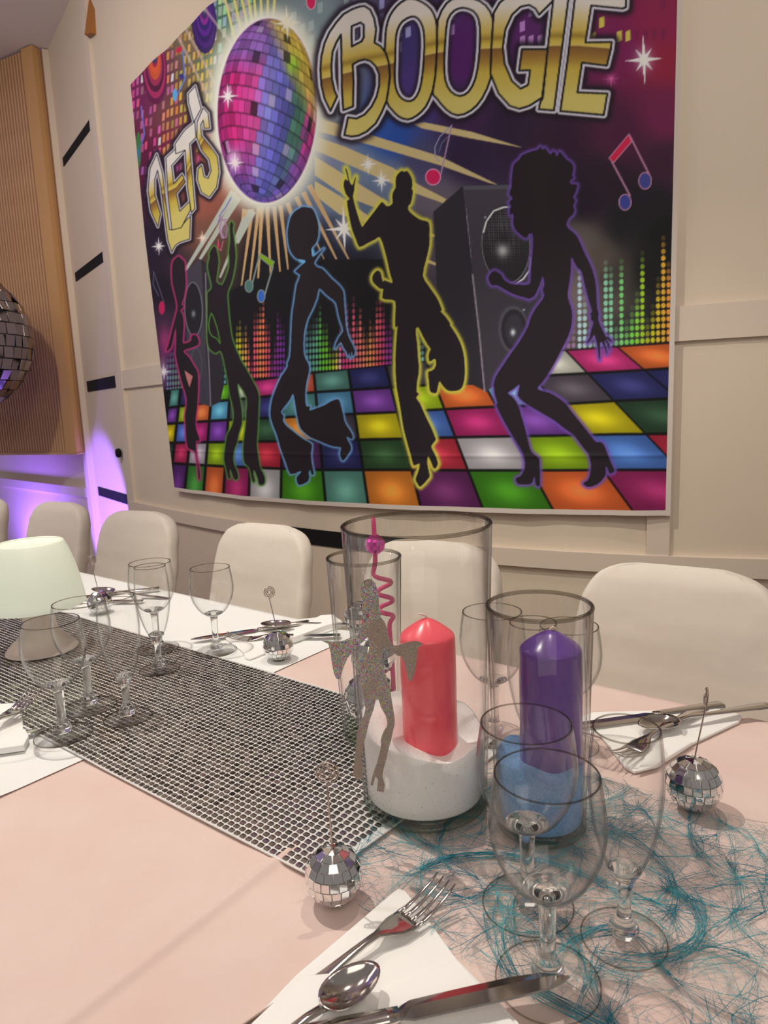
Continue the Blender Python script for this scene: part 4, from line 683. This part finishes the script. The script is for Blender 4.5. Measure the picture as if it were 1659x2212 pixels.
def cyl_vase(loc, rb, rt, h, label, tb_=.006):
    t = empty('cylinder_vase', loc); tag(t, label, 'vase', 'glass cylinder vases'); th = .0028
    gw = MB().lathe([(rb, tb_), (rb+(rt-rb)*.5, h*.5), (rt, h), (rt-th, h), (rb+(rt-rb)*.5-th, h*.5), (rb-th, tb_)], 96).make('glass_wall', GLASS, t, True)
    MB().lathe(ring(rt-th/2, h, .0019, 10), 96, closed=True).make('rim', RIMG, gw, True)
    gb = MB().lathe([(0, 0), (rb-.004, 0), (rb-.001, .0015), (rb, .005), (rb, tb_+.004), (rb-.003, tb_+.002), (0, tb_)], 96).make('glass_base', GREENG, t, True)
    MB().lathe(ring(rb-.0015, .0045, .0022, 10), 96, closed=True).make('base_ring', GREENG, gb, True); return t
VB = Vector((.030, .6435, .0028)); VS = Vector((.1355, .593, .0028)); VT = Vector((-.026, .784, .0042))
vb = cyl_vase(VB, .0625, .0718, .283, 'large glass cylinder vase holding white sand and the pink candle', .011)
vs = cyl_vase(VS, .0415, .0474, .213, 'smaller glass cylinder vase holding blue sand and the purple candle', .010)
vt = cyl_vase(VT, .035, .044, .220, 'slim glass cylinder vase with a pink straw, half behind the large vase', .010)
def candle(loc, r, h, ma, label, wick):
    t = empty('pillar_candle', loc); tag(t, label, 'candle')
    p = [(0, 0), (r*.97, 0), (r, .003)]+[(r*(1+.004*math.sin(k*1.3)), .003+(h-.026)*k/8) for k in range(1, 9)]+[(r*.985, h-.019), (r*.92, h-.0155), (r*.6, h-.0085), (r*.25, h-.0025), (.0, h)]
    b = MB().lathe(bez(p, 3), 48); wx = b.make('wax_body', ma, t, True)
    MB().tube([(0, 0, h-.004), (0, 0, h+.001)]+[(x, y, h+z) for x, y, z in wick], [.0011]*(2+len(wick)), 6).make('wick', mat('wick', (235, 210, 190), .8), wx, True)
CPINK = mat('pink_wax', (255, 92, 108), .28, spec=.5, sss=.35, coat=.15, noise=(26, (255, 104, 118), .35, .8)); CPUR = mat('purple_wax', (112, 74, 160), .25, spec=.5, sss=.15, coat=.2, noise=(24, (98, 62, 148), .3, .7))
candle(Vector((.0365, .632, .050)), .0268, .1465, CPINK, 'pink pillar candle standing in white sand', [(-.003, 0, .003), (-.007, 0, .004)])
candle(Vector((.1465, .597, .050)), .0285, .1415, CPUR, 'purple pillar candle standing in blue sand', [(.002, 0, .0025), (.005, 0, .0)])
def sand(loc, r, zf, ma, name, label, z0):
    nr, na = 30, 90; V = []; F = []
    for i in range(nr+1):
        for j in range(na):
            a = 2*PI*j/na; q = r*i/nr; x, y = q*math.cos(a), q*math.sin(a); V.append((x, y, zf(x, y)))
    for i in range(nr):
        for j in range(na): F.append((i*na+j, (i+1)*na+j, (i+1)*na+(j+1) % na, i*na+(j+1) % na))
    n = len(V)
    for j in range(na): a = 2*PI*j/na; V.append((.955*r*math.cos(a), .955*r*math.sin(a), z0))
    for j in range(na): F.append((nr*na+j, n+j, n+(j+1) % na, nr*na+(j+1) % na))
    o = mesh(name, V, F, ma, smooth=True); o.location = loc; tag(o, label, 'sand', kind='stuff')
def zw(x, y):
    d = math.hypot(x-.0065, y+.0115); a = max(0, 1-abs(d-.027)/.018)
    return .080+.22*max(0, -x-.01)+.12*y+.0*y-.12*max(0, x)-.010*math.exp(-((x-.045)**2+(y+.002)**2)/.00018)+.004*math.sin(x*90)*math.cos(y*70)+.12*max(0, -y-.02)*0-.006*a
def zb(x, y): return .067+.004*math.sin(x*110+1)*math.cos(y*90)-.10*min(0, x+.01)*1.2+.03*y
sand(VB, .0605, zw, mat('white_sand', (250, 249, 246), .95, bump=(1200, .8, .0006), noise=(600, (190, 186, 182), .64, .72)), 'white_sand', 'white sand filling the lower third of the large vase', .012)
sand(VS, .0395, zb, mat('blue_sand', (128, 176, 226), .95, bump=(1500, .9, .0006), noise=(600, (100, 148, 206), .5, .7)), 'blue_sand', 'light blue sand filling the smaller vase', .011)
# ================================================================== MIRROR BALLS
def mirror_ball(r, rows, parent, per_tile=True, limit=300, seed=1, key=None, gap=.93, tiltamt=.03, ma=None, core=None, th=.0006):
    rnd = random.Random(seed)
    b = MB(); n = 24; b.lathe([(r*.985*math.sin(PI*i/n), -r*.985*math.cos(PI*i/n)) for i in range(n+1)], 32); kc = b.make('ball_core', core or SILVER, parent, True)
    dl = PI/rows; tiles = []
    for i in range(rows):
        la = -PI/2+dl*(i+.5); m = max(3, int(round(2*PI*math.cos(la)/dl))); ph = rnd.uniform(0, 6.28)
        for k in range(m): tiles.append((la, ph+2*PI*k/m, m, i))
    if key: tiles.sort(key=key)
    cache = {}; sv = []; sf = []
    for q, (la, lo, m, i) in enumerate(tiles):
        hw0 = r*math.cos(la-dl/2)*math.sin(PI/m)*gap; hw1 = r*math.cos(la+dl/2)*math.sin(PI/m)*gap; hh = r*dl/2*gap; t_ = th
        v = [(-hw0, -hh, 0), (hw0, -hh, 0), (hw1, hh, 0), (-hw1, hh, 0), (-hw0*.96, -hh*.97, t_), (hw0*.96, -hh*.97, t_), (hw1*.96, hh*.97, t_), (-hw1*.96, hh*.97, t_)]
        f = [(4, 5, 6, 7), (0, 1, 5, 4), (1, 2, 6, 5), (2, 3, 7, 6), (3, 0, 4, 7)]
        nrm = Vector((math.cos(la)*math.cos(lo), math.cos(la)*math.sin(lo), math.sin(la))); ex = Vector((-math.sin(lo), math.cos(lo), 0)); ey = nrm.cross(ex)
        M_ = Matrix((ex, ey, nrm)).transposed().to_4x4() @ Matrix.Rotation(rnd.gauss(0, tiltamt), 4, 'X') @ Matrix.Rotation(rnd.gauss(0, tiltamt), 4, 'Y'); M_ = Matrix.Translation(nrm*r*.992) @ M_
        if per_tile and q < limit:
            me = cache.get(i)
            if me is None: me = bpy.data.meshes.new('mirror_tile'); me.from_pydata(v, [], f); me.materials.append(ma or MIRROR); cache[i] = me
            o = bpy.data.objects.new('mirror_tile', me); COL.objects.link(o); o.parent = parent; o.matrix_basis = M_
        else:
            n0 = len(sv); sv += [tuple(M_ @ Vector(p)) for p in v]; sf += [tuple(a+n0 for a in ff) for ff in f]
    if sv: tag(mesh('mirror_tiles', sv, sf, ma or MIRROR, parent), kind='stuff')
def card_holder(loc, r, lean, spin, label, per_tile, seed):
    t = empty('card_holder', loc); tag(t, label, 'card holder', 'mirror ball card holders'); e = t
    e.location = Vector(loc)+Vector((0, 0, r*.985))
    mirror_ball(r, 10, t, per_tile, 300, seed)
    zt = .112-r; pts = [(0, 0, r*.95)]+[(lean*q, 0, r+(zt-.010-r)*q) for q in np.linspace(0, 1, 5)]
    c = Vector((lean, 0, zt)); ca, sa = math.cos(spin), math.sin(spin); sp = []
    for q in np.linspace(0, 1, 70):
        a = -PI/2+q*2*PI*2.9; rr = .0100*(1-q*.80); sp.append((c.x+ca*rr*math.cos(a), c.y+sa*rr*math.cos(a), c.z+rr*math.sin(a)))
    MB().tube(pts+sp, .00078, 6).make('wire_spiral', WIRE, t, True)
    MB().lathe([(0, -r*1.0), (r*.45, -r*.985), (r*.45, -r*.90), (0, -r*.9)], 24).make('base_disc', GREENG, t, True)
card_holder(T(724, 1942, .0012), .0228, -.001, .15, 'mirror ball card holder with a wire spiral on the pink cloth at the runner corner', True, 3)
card_holder(T(1497, 1742, .003), .0250, .009, .95, 'mirror ball card holder on the right, at the edge of the teal web', True, 4)
card_holder(T(603, 1424, .0016), .0235, -.009, .5, 'mirror ball card holder on the white cloth before the far napkin set', False, 5)
card_holder(T(218, 1325, .0016), .0235, -.008, .5, 'mirror ball card holder right of the lamp, behind the champagne flute', False, 6)
for (dx, dy, z, r, sd, lab) in ((.000, .000, .046, .0315, 7, 'mirror ball at the bottom of the slim vase'), (.006, -.008, .103, .0262, 8, 'middle mirror ball of the three inside the slim vase'), (-.008, .004, .146, .0185, 9, 'small top mirror ball inside the slim vase')):
    t = empty('mirror_ball', VT+Vector((dx, dy, z))); tag(t, lab, 'mirror ball', 'mirror balls in the slim vase'); mirror_ball(r, 11, t, False, 0, sd)
bbL = Vector(PY(-103, 733, 3.6)); t = empty('mirror_ball', bbL); tag(t, 'very large mirror ball hanging before the slatted wood panel at the left edge', 'mirror ball')
cdir = -bbL.normalized()
mirror_ball(.372, 20, t, True, 300, 12, key=lambda q: -(math.cos(q[0])*math.cos(q[1])*cdir.x+math.cos(q[0])*math.sin(q[1])*cdir.y+math.sin(q[0])*cdir.z), tiltamt=.10, ma=mat('dim_mirror', (150, 145, 150), .12, 1), core=mat('ball_grey_core', (70, 66, 72), .5, .3), th=.003)
MB().tube([(0, 0, .37), (0, 0, 2.35-bbL.z)], .006, 8).make('hanging_cable', mat('cable', (50, 50, 55), .5), t)
# ================================================================== STRAW AND CUTOUT
SP = mat('pink_translucent_plastic', (250, 96, 158), .12, trans=.25, spec=.6); SPB = mat('pink_mirror_plastic', (235, 60, 185), .08, .55)
st = empty('drinking_straw', (VT.x, VT.y, .02)); tag(st, 'pink twisty drinking straw with a pink mirror ball, standing in the slim vase', 'straw')
Y0 = .770; pp = [(806, 1112), (808, 1150), (810, 1172), (812, 1222), (804, 1236), (808, 1246), (826, 1251), (847, 1254), (846, 1261), (828, 1268), (814, 1277), (814, 1284), (830, 1288), (850, 1292), (850, 1300), (832, 1306), (818, 1314), (818, 1322), (834, 1326), (852, 1328), (850, 1335), (840, 1344), (842, 1370), (847, 1420), (850, 1480), (853, 1560), (854, 1585)]
dz_ = [0, 0, 0, 0, 0, -.004, -.008, 0, .008, .008, 0, -.008, -.008, 0, .008, .008, 0, -.008, -.008, 0, .006, .003, 0, 0, 0, 0, 0]
P = [PY(x, y, Y0+d) for (x, y), d in zip(pp, dz_)]
o = MB().tube([tuple(v) for v in np.stack([np.array(a_) for a_ in zip(*[ [c for c in p] for p in P])], 1)], .0030, 10).make('straw_tube', SP, None, True); md = o.modifiers.new('s', 'SUBSURF'); md.levels = md.render_levels = 1
childify(o, st)
b0 = PY(810, 1176, Y0); t2 = empty('x'); 
nb = MB(); nb.lathe([(.0118*math.sin(PI*i/8), -.0118*math.cos(PI*i/8)) for i in range(9)], 18); o = nb.make('straw_ball', SPB, None, False); o.location = b0; childify(o, st)
bpy.data.objects.remove(t2)
def px(ox, oy, s, L): return [(ox+x/s, oy+y/s) for x, y in L]
cut = px(680, 1100, 6.9125, [(800, 1040), (860, 1060), (905, 1110), (930, 1190), (955, 1280), (960, 1380), (960, 1450), (988, 1530), (990, 1590), (968, 1608), (1000, 1630), (1050, 1700), (1085, 1800), (1100, 1880), (1130, 1960), (1160, 2030), (1210, 2040), (1300, 2012), (1400, 1985), (1500, 1970), (1560, 1982), (1612, 2012), (1590, 2050), (1535, 2060)]) + \
  px(690, 1320, 6.636, [(1395, 700), (1380, 820), (1350, 930), (1320, 1000), (1290, 1010), (1270, 980), (1250, 880), (1220, 760), (1180, 650), (1120, 640), (1060, 600), (1010, 540), (960, 495), (930, 530), (905, 640), (900, 740), (930, 860), (970, 980), (1010, 1100), (1040, 1300), (1075, 1500), (1080, 1620), (1050, 1740), (1030, 1850), (990, 1980)]) + \
  px(680, 1060, 2.592, [(401, 1503), (385, 1560), (378, 1600), (392, 1650), (386, 1690), (346, 1680), (355, 1620), (340, 1600), (326, 1650), (311, 1648), (328, 1580), (350, 1520), (368, 1450), (372, 1400)]) + \
  px(690, 1320, 6.636, [(870, 1900), (890, 1800), (930, 1710), (965, 1660), (975, 1600), (950, 1500), (890, 1400), (850, 1280), (820, 1160), (805, 1290), (780, 1400), (730, 1540), (702, 1640), (665, 1800), (635, 1900), (625, 2050)]) + \
  px(680, 1060, 2.592, [(256, 1480), (268, 1540), (268, 1612), (240, 1622), (213, 1592), (224, 1500), (234, 1400)]) + \
  px(690, 1320, 6.636, [(520, 1900), (540, 1750), (580, 1600), (640, 1500), (660, 1400), (640, 1250), (610, 1100), (590, 950), (570, 850), (520, 740), (570, 680), (650, 640), (695, 600), (710, 530), (712, 450), (690, 360), (640, 430), (560, 500), (480, 580), (400, 680), (350, 800), (310, 920), (290, 985), (240, 970), (210, 900), (180, 760), (160, 600), (140, 520), (125, 470), (90, 452), (30, 427), (100, 430), (180, 440), (300, 432), (400, 415), (510, 395), (560, 330), (600, 240), (630, 180), (700, 130)]) + \
  px(680, 1100, 6.9125, [(815, 1600), (805, 1560), (780, 1555), (740, 1560), (705, 1520), (700, 1450), (712, 1380), (692, 1300), (682, 1200), (700, 1110), (745, 1058)])
HOLO = mat('hologram_glitter', (176, 166, 156), .30, .75); nt = HOLO.node_tree; N = nt.nodes; K = nt.links; bs = N['Principled BSDF']
tc = N.new('ShaderNodeTexCoord'); vo = N.new('ShaderNodeTexVoronoi'); vo.inputs['Scale'].default_value = 1100; hs = N.new('ShaderNodeHueSaturation'); hs.inputs['Saturation'].default_value = .9
rp = N.new('ShaderNodeMix'); rp.data_type = 'RGBA'; n2 = N.new('ShaderNodeTexNoise'); n2.inputs['Scale'].default_value = 22; mr = N.new('ShaderNodeMapRange'); mr.inputs[1].default_value = .45; mr.inputs[2].default_value = .72; mr.inputs[4].default_value = .8; mr.inputs[3].default_value = .10
K.new(tc.outputs['Object'], vo.inputs['Vector']); K.new(tc.outputs['Object'], n2.inputs['Vector']); K.new(n2.outputs[0], mr.inputs[0]); K.new(mr.outputs[0], rp.inputs[0])
rp.inputs[6].default_value = lin((168, 154, 140))+(1,); K.new(vo.outputs['Color'], rp.inputs[7]); K.new(rp.outputs[2], bs.inputs['Base Color'])
bu = N.new('ShaderNodeBump'); bu.inputs['Strength'].default_value = .9; bu.inputs['Distance'].default_value = .0006; K.new(vo.outputs['Distance'], bu.inputs['Height']); K.new(bu.outputs[0], bs.inputs['Normal'])
YC = .5655; bm = bmesh.new(); vv = [bm.verts.new(PY(x, y, YC)) for x, y in cut]; f = bm.faces.new(vv); r_ = bmesh.ops.extrude_face_region(bm, geom=[f])
for e in r_['geom']:
    if isinstance(e, bmesh.types.BMVert): e.co.y += .0007
bmesh.ops.triangulate(bm, faces=bm.faces[:]); bmesh.ops.recalc_face_normals(bm, faces=bm.faces[:])
me = bpy.data.meshes.new('dancer_cutout'); bm.to_mesh(me); me.materials.append(HOLO); o = bpy.data.objects.new('dancer_cutout', me); COL.objects.link(o)
tag(o, 'silver holographic dancer cutout stuck to the front left of the large vase', 'decoration')
MB().tube([tuple(PY(795, 1262, YC+.0004)), tuple(PY(797, 1235, YC+.0004)), tuple(PY(800, 1222, YC+.0004))], [.0035, .002, .0012], 8).make('clear_tab', GLASS, o, True)
# ================================================================== NAPKINS AND CUTLERY
def plate(name, pts, z0, z1, ma, parent=None, bev=.0012):
    bm = bmesh.new(); vv = [bm.verts.new(T(x, y, z0)) for x, y in pts]; f = bm.faces.new(vv)
    if f.normal.z > 0: f.normal_flip()
    r_ = bmesh.ops.extrude_face_region(bm, geom=[f])
    for e in r_['geom']:
        if isinstance(e, bmesh.types.BMVert): e.co.z = z1
    bmesh.ops.recalc_face_normals(bm, faces=bm.faces[:])
    bmesh.ops.bevel(bm, geom=[e for e in bm.edges if e.calc_length() > 0 and max(v.co.z for v in e.verts) > z1-1e-5 and min(v.co.z for v in e.verts) > z1-1e-5], offset=bev, segments=3, affect='EDGES', profile=.5)
    me = bpy.data.meshes.new(name); bm.to_mesh(me); me.materials.append(ma); o = bpy.data.objects.new(name, me); COL.objects.link(o)
    if parent: o.parent = parent
    me.polygons.foreach_set('use_smooth', [True]*len(me.polygons)); md = o.modifiers.new('e', 'EDGE_SPLIT'); md.split_angle = .6
    return o
def secs(L, n=10):
    rings = []
    for x, y, z, hw, ht in L:
        rings.append([(x, y+hw*math.copysign(abs(math.cos(2*PI*(k+.5)/n))**.7, math.cos(2*PI*(k+.5)/n)), z+ht*math.copysign(abs(math.sin(2*PI*(k+.5)/n))**.9, math.sin(2*PI*(k+.5)/n))) for k in range(n)])
    return rings
def fork(label, group):
    t = empty('fork'); tag(t, label, 'fork', group)      # tines towards +x, origin at the tine tips
    MB().loft(secs([(-.200, 0, .0015, .007, .0012), (-.197, 0, .0015, .0095, .0013), (-.17, 0, .0022, .0085, .0014), (-.12, 0, .0042, .0048, .0016), (-.085, 0, .0064, .0031, .0020), (-.073, 0, .0062, .0034, .0018), (-.064, 0, .0045, .0075, .0011), (-.055, 0, .0022, .0115, .0009), (-.047, 0, .0010, .0122, .0008), (-.041, 0, .0008, .0122, .0008)])).make('handle', STEEL, t, True)
    for k in range(4):
        y0 = (k-1.5)*.0066
        MB().loft(secs([(-.043, y0, .0008, .0026, .0008), (-.035, y0*1.0, .0010, .0019, .0008), (-.022, y0*1.02, .0030, .0016, .0008), (-.010, y0*1.0, .0070, .0013, .0007), (0, y0*.98, .0120, .0006, .0005)], 8)).make('tine', STEEL, t, True)
    return t
def spoon(label, group, sc=1.):
    t = empty('spoon'); tag(t, label, 'spoon', group)
    MB().loft(secs([(-.185*sc, 0, .0015, .007, .0012), (-.18*sc, 0, .0016, .009, .0013), (-.15*sc, 0, .003, .0075, .0014), (-.10*sc, 0, .0052, .0042, .0016), (-.068*sc, 0, .0072, .003, .0019), (-.055*sc, 0, .0060, .0034, .0014), (-.050*sc, 0, .0050, .0045, .0010)])).make('handle', STEEL, t, True)
    V = []; F = []; nr, na = 10, 28; L = .027*sc; Wd = .0175*sc
    for s_ in (0, 1):
        for i in range(nr+1):
            for j in range(na):
                a = 2*PI*j/na; q = i/nr; x = -.027*sc+L*q*math.cos(a); y = Wd*q*math.sin(a)*(1-.14*math.cos(a)); V.append((x, y, .0085-.0075*(1-q**2.2)-s_*.0009))
    for s_ in (0, 1):
        o_ = s_*(nr+1)*na
        for i in range(nr):
            for j in range(na): f = (o_+i*na+j, o_+(i+1)*na+j, o_+(i+1)*na+(j+1) % na, o_+i*na+(j+1) % na); F.append(f if not s_ else f[::-1])
    for j in range(na): F.append((nr*na+j, (2*nr+1)*na+j, (2*nr+1)*na+(j+1) % na, nr*na+(j+1) % na))
    o = mesh('bowl', V, F, STEEL, t, True); return t
def knife(label, group):
    t = empty('knife'); tag(t, label, 'knife', group)
    MB().loft(secs([(-.212, 0, .003, .006, .003), (-.209, 0, .003, .0085, .0036), (-.17, 0, .003, .0078, .0034), (-.125, 0, .003, .0062, .0030), (-.117, 0, .003, .0060, .0030)])).make('handle', STEEL, t, True)
    MB().loft([[(x, -lo, .0026), (x, -lo+.0006, .0036), (x, hi*.35, .0040), (x, hi, .0026), (x, hi*.35, .0018), (x, -lo+.0006, .0016)] for x, lo, hi in ((-.1185, .0045, .0045), (-.114, .0045, .0068), (-.108, .0066, .0092), (-.08, .0068, .0098), (-.04, .0068, .0100), (-.018, .0062, .0085), (-.006, .0034, .0045), (0, .0002, .0006))]).make('blade', STEEL, t, False)
    return t
def place(o, tip, tail, z, zt=None, roll=0., flip=False):
    a = T(tip[0], tip[1], z); b = T(tail[0], tail[1], z if zt is None else zt); d = a-b
    yaw = math.atan2(d.y, d.x); pitch = math.atan2(d.z, math.hypot(d.x, d.y))
    o.matrix_basis = Matrix.Translation(a) @ Matrix.Rotation(yaw, 4, 'Z') @ Matrix.Rotation(-pitch, 4, 'Y') @ Matrix.Rotation(roll, 4, 'X')
GN = 'white folded napkins'; GC = 'stainless cutlery of the place settings'
def napkin(label, pts, flaps, th=.0028, z=.0008):
    n = plate('napkin', pts, z, z+th, NAP); tag(n, label, 'napkin', GN)
    for P_, z0, z1 in flaps: plate('fold', P_, z0, z1, NAP, n)
    return n
# front setting
nA = napkin('white folded napkin nearest the camera, under the fork, spoon and knife', [(862, 1924), (876, 1930), (905, 1965), (985, 2075), (1118, 2212), (1150, 2262), (500, 2290), (545, 2212), (640, 2112), (850, 1932)], 
    [([(500, 2275), (545, 2212), (652, 2111), (709, 2106), (745, 2112), (790, 2150), (800, 2290)], .0105, .0122), ([(822, 2139), (985, 2073), (1112, 2212), (1145, 2280), (790, 2300)], .0038, .0052)])
o = fork('steel fork with upturned tines on the nearest napkin', GC); place(o, (966, 1925), (735, 2094), .0105, .0062)
o.scale = (1, 1, 1)
o = spoon('steel spoon with shiny bowl on the nearest napkin', GC, .86); place(o, (818, 2104), (690, 2200), .0145, .0125)
o = knife('steel table knife reflecting dark red, nearest the camera', GC); place(o, (1231, 2118), (926, 2186), .0135, .0110)
# right setting
q = lambda L: px(1260, 1480, 4.158, L)
nB = napkin('white folded napkin on the pink cloth beside the right mirror ball card holder', q([(-110, 330), (90, 258), (580, 245), (1150, 232), (1320, 240), (1425, 292), (1395, 345), (985, 535), (660, 745), (455, 795), (375, 750), (160, 470), (-60, 400)]),
    [(q([(575, 250), (1150, 234), (1310, 242), (1000, 300), (760, 372), (560, 350), (490, 345)]), .0038, .0075), (q([(640, 520), (860, 440), (980, 530), (700, 700), (640, 745), (480, 790), (560, 640)]), .0036, .0060)])
o = spoon('steel spoon of the right place setting', GC); place(o, q([(500, 420)])[0], q([(1100, 300)])[0], .0075, .0090)
o = fork('steel fork of the right place setting seen through the flute', GC); place(o, q([(262, 700)])[0], q([(640, 470)])[0], .0085, .0075)
o = knife('steel knife of the right place setting, partly behind the small vase', GC); place(o, q([(-150, 395)])[0], q([(520, 300)])[0], .0045)
# far setting
q = lambda L: px(380, 1240, 4.608, L)
napkin('white rolled napkin on the white cloth by the slim vase', q([(478, 590), (900, 500), (1430, 440), (1560, 440), (1700, 520), (1550, 565), (1170, 690), (740, 858), (695, 850), (660, 780), (495, 650)]),
    [(q([(1180, 600), (1440, 460), (1560, 450), (1660, 520), (1500, 560), (1170, 685)]), .0040, .0140)], z=.0016)
o = knife('steel knife of the far place setting, blade beside the wine glass foot', GC); place(o, q([(150, 665)])[0], q([(740, 578)])[0], .0050)
o = spoon('steel spoon lying face down behind the far mirror ball', GC); place(o, q([(845, 535)])[0], q([(1400, 520)])[0], .0110, .0080)
o = fork('steel fork of the far place setting', GC); place(o, q([(500, 655)])[0], q([(930, 640)])[0], .0055)
# left setting
q = lambda L: px(0, 1440, 5.53, L)
napkin('white rolled napkin at the left edge of the picture', q([(-300, 560), (0, 480), (200, 480), (275, 640), (280, 780), (350, 880), (300, 1005), (0, 1050), (-300, 1100)]), [(q([(-300, 900), (0, 860), (310, 812), (352, 890), (292, 1003), (0, 1046), (-300, 1090)]), .0044, .012), (q([(-300, 540), (0, 486), (190, 478), (235, 560), (0, 640), (-300, 700)]), .0044, .010)], z=.0016)
o = fork('steel fork with dark tines at the left edge of the picture', GC); place(o, q([(435, 340)])[0], q([(-120, 760)])[0], .0185, .0125)
o = knife('steel knife at the left edge, tip under the wine glass', GC); place(o, q([(560, 765)])[0], q([(0, 880)])[0], .0050)
# farthest setting
q = lambda L: px(0, 1140, 5.53, L)
napkin('white folded napkin in the farthest place setting near the lamp', q([(640, 880), (900, 800), (1500, 800), (1700, 860), (1300, 930), (860, 960), (700, 940)]), [], z=.0016)
o = spoon('dark looking spoon lying by the farthest mirror ball', GC); place(o, q([(1100, 765)])[0], q([(1450, 800)])[0], .0150, .009)
o = fork('steel fork of the farthest place setting', GC); place(o, q([(600, 920)])[0], q([(1000, 905)])[0], .0055)
o = knife('steel knife of the farthest place setting', GC); place(o, q([(690, 870)])[0], q([(1100, 825)])[0], .0055)
# ================================================================== LAMP
lp = empty('table_lamp', T(92, 1402, .0045)); tag(lp, 'small white mushroom table lamp standing on the silver runner', 'lamp')
OP = mat('opal_shade', (232, 240, 222), .35, spec=.5, emit=((232, 240, 220), .18)); LB = mat('lamp_body', (222, 205, 196), .4)
sh = MB().lathe(bez([(.050, .190), (.0535, .187), (.062, .165), (.071, .130), (.0775, .092), (.0785, .080)], 5)+[(.0765, .080)]+bez([(.0755, .092), (.069, .130), (.060, .165), (.049, .1885)], 4), 64, closed=True).make('lamp_shade', OP, lp, True)
MB().lathe([(0, .181), (.046, .181), (.0505, .1865), (.050, .189), (.046, .184), (0, .184)], 48).make('shade_top', OP, sh, True)
MB().lathe(bez([(0, 0), (.053, .0), (.056, .004), (.048, .014), (.034, .028), (.027, .045), (.0255, .09), (.0255, .165), (0, .166)], 5), 48).make('lamp_base', LB, lp, True)
